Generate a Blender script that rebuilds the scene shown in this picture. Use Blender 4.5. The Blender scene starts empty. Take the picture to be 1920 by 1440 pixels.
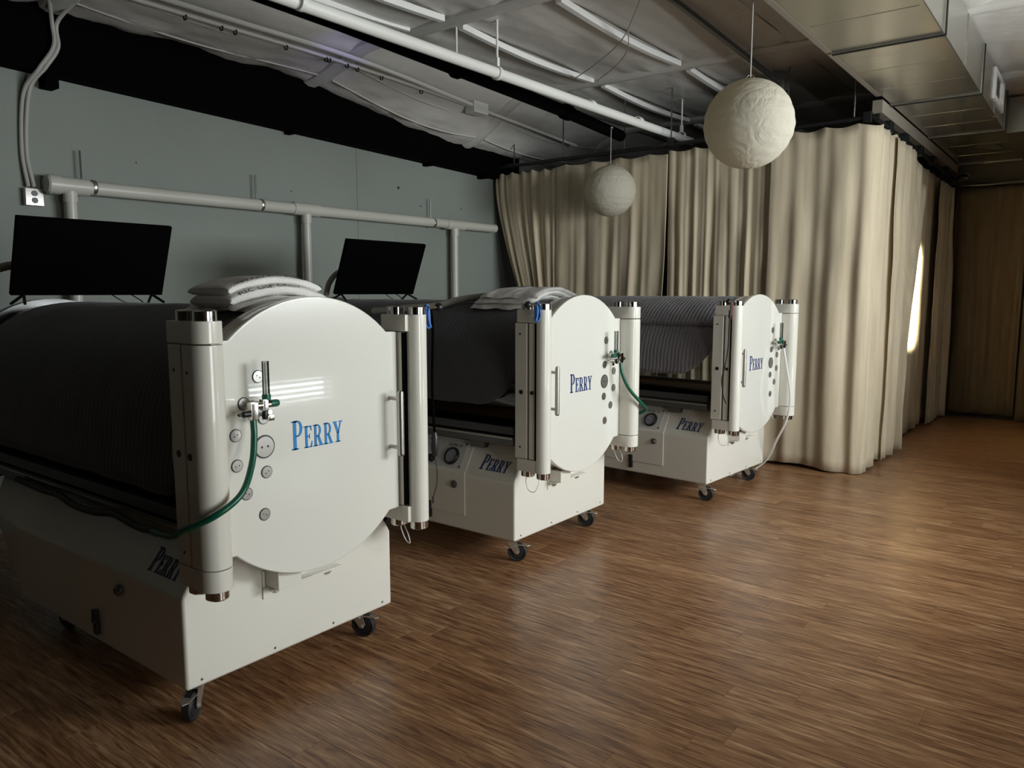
import bpy, bmesh, math, random
from mathutils import Vector, Matrix, noise
R = math.radians
sc = bpy.context.scene
COL = sc.collection
random.seed(7)

# ------------------------------------------------------------------ camera
EYE = Vector((0.0, 0.0, 1.45))
PITCH, YAW = R(6.811), R(37.43)
cam_d = bpy.data.cameras.new('camera'); cam_d.lens = 27.0; cam_d.sensor_width = 36.0
cam_d.clip_start = 0.05
cam = bpy.data.objects.new('camera', cam_d); COL.objects.link(cam)
fw = Vector((-math.sin(YAW)*math.cos(PITCH), math.cos(YAW)*math.cos(PITCH), -math.sin(PITCH)))
cam.location = EYE
cam.rotation_euler = fw.to_track_quat('-Z', 'Y').to_euler()
sc.camera = cam

# ------------------------------------------------------------------ world, light, exposure
w = bpy.data.worlds.new('world'); sc.world = w; w.use_nodes = True
w.node_tree.nodes['Background'].inputs[0].default_value = (0.75, 0.87, 1.0, 1)
w.node_tree.nodes['Background'].inputs[1].default_value = 0.5
sc.view_settings.view_transform = 'Standard'; sc.view_settings.look = 'None'
sc.view_settings.gamma = 1.0; sc.view_settings.use_curve_mapping = False
sc.view_settings.exposure = 0.08
sc.cycles.use_denoising = True
RIGHT = 2.0                                             # inner face of the window wall
WIN = (3.0, 6.1, 1.36, 2.50)
WIN2 = (0.95, 2.15, 0.35, 2.1)                            # smaller window beside the viewer
#                          # big window: y0, y1, z0, z1
SLIT = (8.12, 8.78, 1.0, 2.02)                          # narrow sunlit window further along
LOW = (4.2, 5.3, 0.30, 0.62)                          # low strip window with half-open blinds

def area(name, loc, aim, sx, sy, power, col, spread=180):
    d = bpy.data.lights.new(name, 'AREA'); d.shape = 'RECTANGLE'; d.size = sx; d.size_y = sy
    d.energy = power; d.color = col; d.spread = R(spread)
    o = bpy.data.objects.new(name, d); COL.objects.link(o); o.location = loc
    o.rotation_euler = Vector(aim).to_track_quat('-Z', 'Y').to_euler()
    return o
area('daylight_window', (RIGHT+0.22, (WIN[0]+WIN[1])/2, (WIN[2]+WIN[3])/2), (-1, 0, -0.0), WIN[1]-WIN[0]-0.04, WIN[3]-WIN[2]-0.04, 285, (0.96, 0.98, 1.0))
area('daylight_side_window', (RIGHT+0.22, (WIN2[0]+WIN2[1])/2, (WIN2[2]+WIN2[3])/2), (-1, 0, 0), WIN2[1]-WIN2[0]-0.04, WIN2[3]-WIN2[2]-0.04, 52, (1.0, 0.985, 0.95))
area('daylight_low_window', (RIGHT+0.22, (LOW[0]+LOW[1])/2, (LOW[2]+LOW[3])/2), (-1, 0, 0), LOW[1]-LOW[0]-0.04, LOW[3]-LOW[2]-0.04, 24, (0.9, 0.96, 1.0))
area('sunbeam_window', (RIGHT+0.6, 8.45, 1.62), (-1, 0.02, -0.03), 0.8, 1.5, 130, (1.0, 0.86, 0.58), 4)

# ------------------------------------------------------------------ materials
MATS = {}
def new_mat(name):
    m = bpy.data.materials.new(name); m.use_nodes = True
    nt = m.node_tree; return m, nt, nt.nodes['Principled BSDF']
def mat(name, col, rough=0.5, metal=0.0, coat=0.0, spec=0.5, bump=0.0, bscale=60, var=0.0, vscale=4.0, sheen=0.0):
    if name in MATS: return MATS[name]
    m, nt, b = new_mat(name)
    b.inputs['Base Color'].default_value = (*col, 1); b.inputs['Roughness'].default_value = rough
    b.inputs['Metallic'].default_value = metal; b.inputs['Coat Weight'].default_value = coat
    b.inputs['Coat Roughness'].default_value = 0.03
    b.inputs['Specular IOR Level'].default_value = spec
    if sheen: b.inputs['Sheen Weight'].default_value = sheen
    if bump or var:
        tc = nt.nodes.new('ShaderNodeTexCoord')
    if bump:
        n = nt.nodes.new('ShaderNodeTexNoise'); n.inputs['Scale'].default_value = bscale; n.inputs['Detail'].default_value = 4
        bp = nt.nodes.new('ShaderNodeBump'); bp.inputs['Strength'].default_value = bump; bp.inputs['Distance'].default_value = 0.01
        nt.links.new(tc.outputs['Object'], n.inputs['Vector']); nt.links.new(n.outputs['Fac'], bp.inputs['Height'])
        nt.links.new(bp.outputs['Normal'], b.inputs['Normal'])
    if var:
        n2 = nt.nodes.new('ShaderNodeTexNoise'); n2.inputs['Scale'].default_value = vscale; n2.inputs['Detail'].default_value = 5
        rp = nt.nodes.new('ShaderNodeValToRGB')
        rp.color_ramp.elements[0].position = 0.3; rp.color_ramp.elements[1].position = 0.7
        rp.color_ramp.elements[0].color = (*[c*(1-var) for c in col], 1); rp.color_ramp.elements[1].color = (*[min(1, c*(1+var)) for c in col], 1)
        nt.links.new(tc.outputs['Object'], n2.inputs['Vector']); nt.links.new(n2.outputs['Fac'], rp.inputs['Fac'])
        nt.links.new(rp.outputs['Color'], b.inputs['Base Color'])
    MATS[name] = m; return m

ENAMEL = mat('cream_enamel', (0.72, 0.695, 0.61), 0.22, coat=0.6)
DOORW = mat('door_enamel', (0.73, 0.715, 0.645), 0.18, coat=1.0)
CHROME = mat('polished_steel', (0.62, 0.60, 0.56), 0.12, 1.0)
ZINC = mat('zinc_plate', (0.72, 0.70, 0.64), 0.32, 0.85)
BRUSH = mat('brushed_steel', (0.50, 0.48, 0.44), 0.34, 1.0)
DARKSTEEL = mat('dark_steel', (0.16, 0.16, 0.155), 0.35, 0.8)
ALU = mat('aluminium_rail', (0.10, 0.10, 0.10), 0.4, 0.6)
BLACKP = mat('black_plastic', (0.010, 0.010, 0.011), 0.4)
BLACKR = mat('black_rubber', (0.014, 0.014, 0.014), 0.6)
BLACKM = mat('black_paint', (0.0012, 0.0012, 0.0012), 0.8, spec=0.03)
SCREEN = mat('dark_screen', (0.0008, 0.0008, 0.0008), 0.5, spec=0.03)
GREENH = mat('green_hose', (0.003, 0.085, 0.045), 0.3)
GREENP = mat('green_plastic', (0.004, 0.10, 0.06), 0.35)
BLUEP = mat('blue_rubber', (0.05, 0.20, 0.55), 0.45)
LOGOB = mat('blue_lettering', (0.006, 0.20, 0.52), 0.35)
LOGON = mat('navy_lettering', (0.012, 0.035, 0.16), 0.35)
INK = mat('dark_print', (0.03, 0.03, 0.035), 0.6)
PVC = mat('pvc_pipe', (0.52, 0.51, 0.45), 0.35, var=0.06, vscale=1.5)
WHITEP = mat('white_pipe_paint', (0.78, 0.77, 0.72), 0.4)
WHITE = mat('white_plastic', (0.72, 0.71, 0.66), 0.45)
GREYHOSE = mat('grey_corrugated_hose', (0.36, 0.35, 0.30), 0.6)
TOWEL = mat('white_towel', (0.78, 0.76, 0.72), 0.95, bump=0.5, bscale=220)
PANELW = mat('instrument_plate', (0.55, 0.54, 0.50), 0.4)
DIAL = mat('gauge_dial', (0.20, 0.21, 0.22), 0.15, coat=0.8)
MATTRESS = mat('mattress_vinyl', (0.045, 0.045, 0.05), 0.6)
CORD = mat('lantern_cord', (0.40, 0.39, 0.36), 0.6)

def acrylic(name, tint, gl=0.12):
    m = bpy.data.materials.new(name); m.use_nodes = True; nt = m.node_tree; nt.nodes.clear()
    o = nt.nodes.new('ShaderNodeOutputMaterial'); mx = nt.nodes.new('ShaderNodeMixShader')
    t = nt.nodes.new('ShaderNodeBsdfTransparent'); t.inputs[0].default_value = (*tint, 1)
    g = nt.nodes.new('ShaderNodeBsdfGlossy'); g.inputs['Roughness'].default_value = 0.05; g.inputs['Color'].default_value = (0.6, 0.6, 0.6, 1)
    fr = nt.nodes.new('ShaderNodeFresnel'); fr.inputs['IOR'].default_value = 1.49
    nt.links.new(fr.outputs[0], mx.inputs[0]); nt.links.new(t.outputs[0], mx.inputs[1]); nt.links.new(g.outputs[0], mx.inputs[2])
    nt.links.new(mx.outputs[0], o.inputs[0]); return m
ACRYL = acrylic('clear_acrylic', (0.82, 0.83, 0.82))
GLASS = acrylic('window_glass', (0.96, 0.98, 0.98))
CLEARP = acrylic('clear_plastic', (0.80, 0.82, 0.80))

def cloth(name, c0, c1, weave=260, bstr=0.25, streak=True):
    m, nt, b = new_mat(name); b.inputs['Roughness'].default_value = 0.95; b.inputs['Specular IOR Level'].default_value = 0.15
    b.inputs['Sheen Weight'].default_value = 0.1
    tc = nt.nodes.new('ShaderNodeTexCoord'); mp = nt.nodes.new('ShaderNodeMapping')
    mp.inputs['Scale'].default_value = (9, 9, 0.7)
    n = nt.nodes.new('ShaderNodeTexNoise'); n.inputs['Scale'].default_value = 2.2; n.inputs['Detail'].default_value = 6
    rp = nt.nodes.new('ShaderNodeValToRGB'); rp.color_ramp.elements[0].position = 0.34; rp.color_ramp.elements[1].position = 0.66
    rp.color_ramp.elements[0].color = (*c0, 1); rp.color_ramp.elements[1].color = (*c1, 1)
    n2 = nt.nodes.new('ShaderNodeTexNoise'); n2.inputs['Scale'].default_value = weave; n2.inputs['Detail'].default_value = 2
    bp = nt.nodes.new('ShaderNodeBump'); bp.inputs['Strength'].default_value = bstr; bp.inputs['Distance'].default_value = 0.004
    nt.links.new(tc.outputs['Object'], mp.inputs[0]); nt.links.new(mp.outputs[0], n.inputs['Vector'])
    nt.links.new(n.outputs['Fac'], rp.inputs[0]); nt.links.new(rp.outputs[0], b.inputs['Base Color'])
    nt.links.new(tc.outputs['Object'], n2.inputs['Vector']); nt.links.new(n2.outputs['Fac'], bp.inputs['Height'])
    nt.links.new(bp.outputs[0], b.inputs['Normal']); return m
CURTAIN = cloth('natural_canvas', (0.50, 0.42, 0.295), (0.61, 0.52, 0.375))
SHADEC = cloth('shade_browned_canvas', (0.075, 0.055, 0.034), (0.10, 0.074, 0.048))  # far-wall curtains: lack of light put into the cloth as dark brown

def quilt(name, c, scale, bs):
    m, nt, b = new_mat(name); b.inputs['Base Color'].default_value = (*c, 1)
    b.inputs['Roughness'].default_value = 0.9; b.inputs['Sheen Weight'].default_value = 0.2
    tc = nt.nodes.new('ShaderNodeTexCoord')
    wv = nt.nodes.new('ShaderNodeTexWave'); wv.wave_type = 'BANDS'; wv.bands_direction = 'X'
    wv.inputs['Scale'].default_value = scale; wv.inputs['Distortion'].default_value = 1.6; wv.inputs['Detail'].default_value = 2
    wv.inputs['Detail Scale'].default_value = 1.5
    n = nt.nodes.new('ShaderNodeTexNoise'); n.inputs['Scale'].default_value = 45; n.inputs['Detail'].default_value = 4
    ad = nt.nodes.new('ShaderNodeMath'); ad.operation = 'ADD'
    bp = nt.nodes.new('ShaderNodeBump'); bp.inputs['Strength'].default_value = bs; bp.inputs['Distance'].default_value = 0.006
    nt.links.new(tc.outputs['Object'], wv.inputs['Vector']); nt.links.new(tc.outputs['Object'], n.inputs['Vector'])
    nt.links.new(wv.outputs['Fac'], ad.inputs[0]); nt.links.new(n.outputs['Fac'], ad.inputs[1])
    nt.links.new(ad.outputs[0], bp.inputs['Height']); nt.links.new(bp.outputs[0], b.inputs['Normal']); return m
QUILT = quilt('charcoal_quilt', (0.050, 0.047, 0.052), 11.0, 0.16)
QUILT2 = quilt('grey_violet_quilt', (0.165, 0.152, 0.162), 11.0, 0.38)

def wood():
    m, nt, b = new_mat('strand_wood_floor')
    g = nt.nodes.new('ShaderNodeNewGeometry'); oi = nt.nodes.new('ShaderNodeObjectInfo')
    ad = nt.nodes.new('ShaderNodeMath'); ad.operation = 'ADD'; fr = nt.nodes.new('ShaderNodeMath'); fr.operation = 'FRACT'
    nt.links.new(g.outputs['Random Per Island'], ad.inputs[0]); nt.links.new(oi.outputs['Random'], ad.inputs[1]); nt.links.new(ad.outputs[0], fr.inputs[0])
    sc_ = nt.nodes.new('ShaderNodeVectorMath'); sc_.operation = 'SCALE'; sc_.inputs[0].default_value = (13, 37, 5)
    nt.links.new(fr.outputs[0], sc_.inputs['Scale'])
    pa = nt.nodes.new('ShaderNodeVectorMath'); pa.operation = 'ADD'
    nt.links.new(g.outputs['Position'], pa.inputs[0]); nt.links.new(sc_.outputs[0], pa.inputs[1])
    def nz(scale, mapping, detail, rough=0.6):
        mp = nt.nodes.new('ShaderNodeMapping'); mp.inputs['Scale'].default_value = mapping
        n = nt.nodes.new('ShaderNodeTexNoise'); n.inputs['Scale'].default_value = scale; n.inputs['Detail'].default_value = detail; n.inputs['Roughness'].default_value = rough
        nt.links.new(pa.outputs[0], mp.inputs[0]); nt.links.new(mp.outputs[0], n.inputs['Vector']); return n
    a = nz(5, (0.9, 10, 1), 7, 0.64); c = nz(12, (0.6, 8, 1), 4); fk = nz(7, (1.0, 9, 1), 3); d = nz(3, (1, 2.5, 1), 3)
    m1 = nt.nodes.new('ShaderNodeMix'); m1.data_type = 'FLOAT'; m1.inputs[0].default_value = 0.42
    nt.links.new(a.outputs['Fac'], m1.inputs[2]); nt.links.new(c.outputs['Fac'], m1.inputs[3])
    ov = nt.nodes.new('ShaderNodeMath'); ov.operation = 'MULTIPLY_ADD'; ov.inputs[1].default_value = 0.07; ov.inputs[2].default_value = -0.035
    nt.links.new(fr.outputs[0], ov.inputs[0])
    s2 = nt.nodes.new('ShaderNodeMath'); s2.operation = 'ADD'; nt.links.new(m1.outputs[0], s2.inputs[0]); nt.links.new(ov.outputs[0], s2.inputs[1])
    rp = nt.nodes.new('ShaderNodeValToRGB'); e = rp.color_ramp.elements
    e[0].position = 0.36; e[0].color = (0.125, 0.054, 0.024, 1); e[1].position = 0.67; e[1].color = (0.56, 0.34, 0.185, 1)
    x = e.new(0.455); x.color = (0.225, 0.106, 0.047, 1); x = e.new(0.545); x.color = (0.335, 0.175, 0.083, 1)
    nt.links.new(s2.outputs[0], rp.inputs[0])
    fr_ = nt.nodes.new('ShaderNodeMapRange'); fr_.inputs['From Min'].default_value = 0.57; fr_.inputs['From Max'].default_value = 0.70; fr_.inputs['To Max'].default_value = 0.85
    nt.links.new(fk.outputs['Fac'], fr_.inputs['Value'])
    mf = nt.nodes.new('ShaderNodeMix'); mf.data_type = 'RGBA'; mf.inputs[7].default_value = (0.085, 0.032, 0.014, 1)
    nt.links.new(fr_.outputs[0], mf.inputs[0]); nt.links.new(rp.outputs[0], mf.inputs[6]); nt.links.new(mf.outputs[2], b.inputs['Base Color'])
    rr = nt.nodes.new('ShaderNodeMapRange'); rr.inputs['To Min'].default_value = 0.24; rr.inputs['To Max'].default_value = 0.40
    nt.links.new(d.outputs['Fac'], rr.inputs['Value']); nt.links.new(rr.outputs[0], b.inputs['Roughness'])
    bp = nt.nodes.new('ShaderNodeBump'); bp.inputs['Strength'].default_value = 0.12; bp.inputs['Distance'].default_value = 0.002
    nt.links.new(c.outputs['Fac'], bp.inputs['Height']); nt.links.new(bp.outputs[0], b.inputs['Normal'])
    return m
WOOD = wood()
WALLG = mat('grey_green_wall_paint', (0.225, 0.245, 0.217), 0.7, bump=0.15, bscale=90, var=0.05, vscale=1.2)
SUBFLOOR = mat('dark_subfloor', (0.04, 0.02, 0.01), 0.8)
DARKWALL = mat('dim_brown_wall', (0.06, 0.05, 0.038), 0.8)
OFFWALL = mat('off_white_wall', (0.32, 0.30, 0.26), 0.8)
VINYL = mat('white_insulation_vinyl', (0.60, 0.575, 0.535), 0.36, bump=0.55, bscale=11, var=0.05, vscale=2)
VINYLW = mat('wrapped_purlin_vinyl', (0.54, 0.525, 0.49), 0.45, bump=0.3, bscale=14)
STRAPW = mat('white_steel_strap', (0.78, 0.77, 0.74), 0.35)
def galv():
    m, nt, b = new_mat('galvanised_steel'); b.inputs['Metallic'].default_value = 0.9; b.inputs['Base Color'].default_value = (0.47, 0.46, 0.405, 1)
    tc = nt.nodes.new('ShaderNodeTexCoord'); mp = nt.nodes.new('ShaderNodeMapping'); mp.inputs['Scale'].default_value = (1, 1, 1)
    n = nt.nodes.new('ShaderNodeTexNoise'); n.inputs['Scale'].default_value = 1.5; n.inputs['Detail'].default_value = 1
    rr = nt.nodes.new('ShaderNodeMapRange'); rr.inputs['To Min'].default_value = 0.22; rr.inputs['To Max'].default_value = 0.30
    n2 = nt.nodes.new('ShaderNodeTexNoise'); n2.inputs['Scale'].default_value = 1.6; n2.inputs['Detail'].default_value = 2
    bp = nt.nodes.new('ShaderNodeBump'); bp.inputs['Strength'].default_value = 0.35; bp.inputs['Distance'].default_value = 0.03
    nt.links.new(tc.outputs['Object'], mp.inputs[0]); nt.links.new(mp.outputs[0], n.inputs['Vector']); nt.links.new(n.outputs['Fac'], rr.inputs[0])
    nt.links.new(rr.outputs[0], b.inputs['Roughness']); nt.links.new(tc.outputs['Object'], n2.inputs['Vector'])
    nt.links.new(n2.outputs['Fac'], bp.inputs['Height']); nt.links.new(bp.outputs[0], b.inputs['Normal']); return m
GALV = galv()
TRIMB = mat('dim_beige_trim', (0.24, 0.205, 0.16), 0.6)
def paper():
    m = bpy.data.materials.new('lantern_paper'); m.use_nodes = True; nt = m.node_tree; nt.nodes.clear()
    o = nt.nodes.new('ShaderNodeOutputMaterial'); mx = nt.nodes.new('ShaderNodeMixShader'); mx.inputs[0].default_value = 0.35
    d = nt.nodes.new('ShaderNodeBsdfDiffuse'); t = nt.nodes.new('ShaderNodeBsdfTranslucent')
    d.inputs[0].default_value = (0.66, 0.62, 0.51, 1); t.inputs[0].default_value = (0.62, 0.56, 0.44, 1)
    tc = nt.nodes.new('ShaderNodeTexCoord'); n = nt.nodes.new('ShaderNodeTexNoise'); n.inputs['Scale'].default_value = 9; n.inputs['Detail'].default_value = 6; n.inputs['Distortion'].default_value = 2.2
    bp = nt.nodes.new('ShaderNodeBump'); bp.inputs['Strength'].default_value = 0.42; bp.inputs['Distance'].default_value = 0.02
    nt.links.new(tc.outputs['Object'], n.inputs['Vector']); nt.links.new(n.outputs['Fac'], bp.inputs['Height'])
    nt.links.new(bp.outputs[0], d.inputs['Normal'])
    nt.links.new(d.outputs[0], mx.inputs[1]); nt.links.new(t.outputs[0], mx.inputs[2]); nt.links.new(mx.outputs[0], o.inputs[0]); return m
PAPER = paper()

# ------------------------------------------------------------------ mesh helpers
class MB:
    def __init__(s): s.v = []; s.f = []; s.m = []; s.cur = 0
    def add(s, vs, fs):
        k = len(s.v); s.v += [tuple(p) for p in vs]
        for f in fs: s.f.append([i+k for i in f]); s.m.append(s.cur)
        return s
    def box(s, x0, x1, y0, y1, z0, z1):
        return s.add([(x0,y0,z0),(x1,y0,z0),(x1,y1,z0),(x0,y1,z0),(x0,y0,z1),(x1,y0,z1),(x1,y1,z1),(x0,y1,z1)],
                     [(0,3,2,1),(4,5,6,7),(0,1,5,4),(1,2,6,5),(2,3,7,6),(3,0,4,7)])
    def obox(s, c, ax, ay, az):
        c, ax, ay, az = map(Vector, (c, ax, ay, az)); vs = []
        for k in (-1, 1):
            for (i, j) in ((-1,-1),(1,-1),(1,1),(-1,1)): vs.append(c+ax*i+ay*j+az*k)
        return s.add(vs, [(0,3,2,1),(4,5,6,7),(0,1,5,4),(1,2,6,5),(2,3,7,6),(3,0,4,7)])
    def frame(s, d):
        d = Vector(d).normalized(); a = Vector((0,0,1)) if abs(d.z) < 0.9 else Vector((1,0,0))
        u = d.cross(a).normalized(); return u, d.cross(u).normalized()
    def cyl(s, p0, p1, r0, r1=None, n=16):
        p0, p1 = Vector(p0), Vector(p1); r1 = r0 if r1 is None else r1; u, t = s.frame(p1-p0); vs = []
        for p, r in ((p0, r0), (p1, r1)):
            for i in range(n):
                a = 2*math.pi*i/n; vs.append(p+u*(math.cos(a)*r)+t*(math.sin(a)*r))
        fs = [(i, (i+1)%n, n+(i+1)%n, n+i) for i in range(n)] + [tuple(range(n))[::-1], tuple(range(n, 2*n))]
        return s.add(vs, fs)
    def lathe(s, prof, o, d, n=24, closed=False):          # prof: (radius, height along d)
        o = Vector(o); d = Vector(d).normalized(); u, t = s.frame(d); vs = []
        for r, h in prof:
            for i in range(n):
                a = 2*math.pi*i/n; vs.append(o+d*h+u*(math.cos(a)*r)+t*(math.sin(a)*r))
        k = len(prof); fs = []
        for j in range(k if closed else k-1):
            j2 = (j+1) % k
            for i in range(n): fs.append((j*n+i, j*n+(i+1)%n, j2*n+(i+1)%n, j2*n+i))
        if not closed:
            if prof[0][0] > 1e-5: fs.append(tuple(range(n))[::-1])
            if prof[-1][0] > 1e-5: fs.append(tuple(range((k-1)*n, k*n)))
        return s.add(vs, fs)
    def tube(s, pts, r, n=8, rf=None):
        pts = [Vector(p) for p in pts]; vs = []; N = len(pts); u = None
        for i, p in enumerate(pts):
            d = (pts[min(i+1, N-1)]-pts[max(i-1, 0)]).normalized()
            if u is None: u, _ = s.frame(d)
            u = (u-d*u.dot(d)).normalized(); t = d.cross(u); rr = r if rf is None else rf(i, N)
            for k in range(n):
                a = 2*math.pi*k/n; vs.append(p+u*(math.cos(a)*rr)+t*(math.sin(a)*rr))
        fs = [(i*n+k, i*n+(k+1)%n, (i+1)*n+(k+1)%n, (i+1)*n+k) for i in range(N-1) for k in range(n)]
        fs += [tuple(range(n))[::-1], tuple(range((N-1)*n, N*n))]
        return s.add(vs, fs)
    def prism(s, poly, fn, h0, h1):                        # fn(u, v, h) -> point
        n = len(poly); vs = [fn(u, v, h0) for u, v in poly]+[fn(u, v, h1) for u, v in poly]
        return s.add(vs, [tuple(range(n))[::-1], tuple(range(n, 2*n))]+[(i, (i+1)%n, n+(i+1)%n, n+i) for i in range(n)])
    def grid(s, fn, nu, nv):
        vs = [fn(i/nu, j/nv) for j in range(nv+1) for i in range(nu+1)]
        return s.add(vs, [(j*(nu+1)+i, j*(nu+1)+i+1, (j+1)*(nu+1)+i+1, (j+1)*(nu+1)+i) for j in range(nv) for i in range(nu)])
    def build(s, name, m, parent=None, smooth=False, bevel=0.0, seg=2, fix=True):
        me = bpy.data.meshes.new(name); me.from_pydata(s.v, [], s.f)
        ms = m if isinstance(m, (list, tuple)) else [m]
        for x in ms: me.materials.append(x)
        if len(ms) > 1: me.polygons.foreach_set('material_index', s.m)
        if fix or bevel:
            bm = bmesh.new(); bm.from_mesh(me)
            if fix: bmesh.ops.recalc_face_normals(bm, faces=bm.faces)
            if bevel:
                ed = [e for e in bm.edges if len(e.link_faces) == 2 and e.calc_face_angle(0) > R(28)]
                bmesh.ops.bevel(bm, geom=ed, offset=bevel, segments=seg, profile=0.5, affect='EDGES', clamp_overlap=True)
            bm.to_mesh(me); bm.free()
        if smooth or bevel:
            me.polygons.foreach_set('use_smooth', [True]*len(me.polygons)); me.set_sharp_from_angle(angle=R(38))
        o = bpy.data.objects.new(name, me); COL.objects.link(o)
        if parent: o.parent = parent
        if bevel:
            wn = o.modifiers.new('weighted_normals', 'WEIGHTED_NORMAL'); wn.mode = 'FACE_AREA'; wn.weight = 100; wn.keep_sharp = True
        return o

def thing(name, label, cat, loc=(0,0,0), rz=0.0, group=None):
    o = bpy.data.objects.new(name, None); o.empty_display_size = 0.1; COL.objects.link(o)
    o.location = loc; o.rotation_euler = (0, 0, rz)
    return tag(o, label, cat, group)
def tag(o, label, cat, group=None):
    o['label'] = label; o['category'] = cat
    if group: o['group'] = group
    return o
def struct(o): o['kind'] = 'structure'; return o
def copy_part(o, parent, loc=None, rot=None, scale=None):
    c = o.copy(); COL.objects.link(c); c.parent = parent
    if loc is not None: c.location = loc
    if rot is not None: c.rotation_euler = rot
    if scale is not None: c.scale = scale
    return c
def spline(pts, n=8):
    P = [Vector(p) for p in pts]; P = [P[0]*2-P[1]]+P+[P[-1]*2-P[-2]]; out = []
    for i in range(1, len(P)-2):
        a, b, c, d = P[i-1:i+3]
        for k in range(n):
            t = k/n
            out.append(0.5*((2*b)+(c-a)*t+(2*a-5*b+4*c-d)*t*t+(3*b-a-3*c+d)*t**3))
    out.append(P[-2]); return out
def smooth01(t): t = max(0.0, min(1.0, t)); return t*t*(3-2*t)
def nz(x, y=0.0, z=0.0): return noise.noise(Vector((x, y, z)))

# ------------------------------------------------------------------ serif lettering
def glyph(ch):
    """list of polygons in a unit box of cap height 1; returns polygons, advance"""
    S = 0.055
    def arc(cx, cy, rx, ry, a0, a1, n=14):
        return [(cx+rx*math.cos(R(a0+(a1-a0)*i/n)), cy+ry*math.sin(R(a0+(a1-a0)*i/n))) for i in range(n+1)]
    def bowl(x0, cy, rx, ry, tx, ty):
        out = []; o = arc(x0, cy, rx, ry, 90, -90); i = arc(x0, cy, rx-tx, ry-ty, 90, -90)
        for k in range(len(o)-1): out.append([o[k], o[k+1], i[k+1], i[k]])
        return out
    rect = lambda a, b, c, d: [(a, c), (b, c), (b, d), (a, d)]
    if ch == 'P' or ch == 'R':
        g = [rect(.09, .25, 0, 1), rect(0, .36, 0, S), rect(0, .30, 1-S, 1), rect(.2, .34, 1-S, 1), rect(.2, .34, .44, .44+S)]
        g += bowl(.32, .72, .26, .28, .14, .055)
        if ch == 'R':
            g += [[(.28, .48), (.45, .48), (.66, S), (.48, S)], rect(.44, .72, 0, S)]
            return g, .74
        return g, .64
    if ch == 'E':
        return [rect(.09, .25, 0, 1), rect(0, .55, 0, S), rect(0, .54, 1-S, 1), rect(.2, .40, .49, .49+S),
                [(.55, 0), (.60, .28), (.55, .28), (.46, S)], [(.54, 1), (.56, .76), (.52, .76), (.44, 1-S)], rect(.37, .42, .40, .63)], .64
    if ch == 'Y':
        return [rect(.26, .42, 0, .48), rect(.15, .53, 0, S), [(.03, 1-S), (.21, 1-S), (.42, .46), (.27, .42)],
                [(.51, 1-S), (.60, 1-S), (.40, .42), (.33, .46)], rect(-.03, .28, 1-S, 1), rect(.42, .70, 1-S, 1)], .68
    return [], .3
def perry(mb, fn, width, height, slant=0.0, h=0.0015):
    """the word with a tall first letter; fn(u, v, h) maps metres"""
    items = []; x = 0.0
    for i, ch in enumerate('PERRY'):
        k = 1.0 if i == 0 else 0.76
        g, a = glyph(ch); items.append((g, x, k)); x += a*k+0.02
    kx = width/x
    for g, x0, k in items:
        for poly in g:
            pp = [((x0+u*k)*kx+slant*v*k*height, v*k*height) for u, v in poly]
            mb.prism(pp, fn, 0.0, h)
def text_mesh(body, size):
    cu = bpy.data.curves.new('txt', 'FONT'); cu.body = body; cu.size = size; cu.align_x = 'LEFT'; cu.resolution_u = 3
    o = bpy.data.objects.new('txt', cu); COL.objects.link(o)
    dg = bpy.context.evaluated_depsgraph_get(); me = bpy.data.meshes.new_from_object(o.evaluated_get(dg))
    vs = [tuple(v.co) for v in me.vertices]; fs = [tuple(p.vertices) for p in me.polygons]
    bpy.data.objects.remove(o); bpy.data.curves.remove(cu); bpy.data.meshes.remove(me)
    return vs, fs

# ================================================================== THE ROOM
WX = -5.2; CURT_Y = 6.44; BACK_Y = 10.3; FRONT_Y = -2.2; CEIL = 3.27
# floor : slab + planks laid along x
floor = struct(MB().box(WX-0.1, RIGHT+0.1, FRONT_Y-0.1, BACK_Y+0.1, -0.12, -0.012).build('floor', SUBFLOOR))
PW, PL = 0.128, 1.30
def plank_mesh():
    b = 0.0007; g = 0.00035; x = PL/2-g; y = PW/2-g
    mb = MB(); vs = []
    for (dx, dy, z) in ((x, y, -0.012), (x, y, -b), (x-b, y-b, 0.0)):
        vs += [(-dx, -dy, z), (dx, -dy, z), (dx, dy, z), (-dx, dy, z)]
    mb.add(vs, [(i, (i+1)%4, 4+(i+1)%4, 4+i) for i in range(4)]+[(4+i, 4+(i+1)%4, 8+(i+1)%4, 8+i) for i in range(4)]+[(8, 9, 10, 11)])
    return mb
def cam_depth(p):
    d = Vector(p)-EYE; k = d.dot(fw)
    if k < 0.3: return None
    rt = Vector((math.cos(YAW), math.sin(YAW), 0)); up = rt.cross(fw)
    px = 960+1440*d.dot(rt)/k; py = 720-1440*d.dot(up)/k
    return k if (-250 < px < 2170 and py < 1640) else None
rng = random.Random(3); rows = []
y = -0.3
spots = []
while y < BACK_Y:
    off = rng.uniform(0, PL); x = WX-off
    while x < RIGHT:
        spots.append((x+PL/2, y+PW/2)); x += PL
    y += PW
def plank_rank(s):
    x, y_ = s
    k = cam_depth((x, y_, 0))
    hid = any(x < ox-0.3 and abs(y_-oy) < 0.40 for ox, oy in ((-2.32, 1.722), (-2.39, 3.61), (-2.045, 5.385))) or (y_ > CURT_Y and x < -1.9) or x < -4.6
    return (1e6 if k is None else k+(50 if hid else 0))
spots.sort(key=plank_rank)
proto = None; rest = MB(); pm = plank_mesh()
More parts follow.
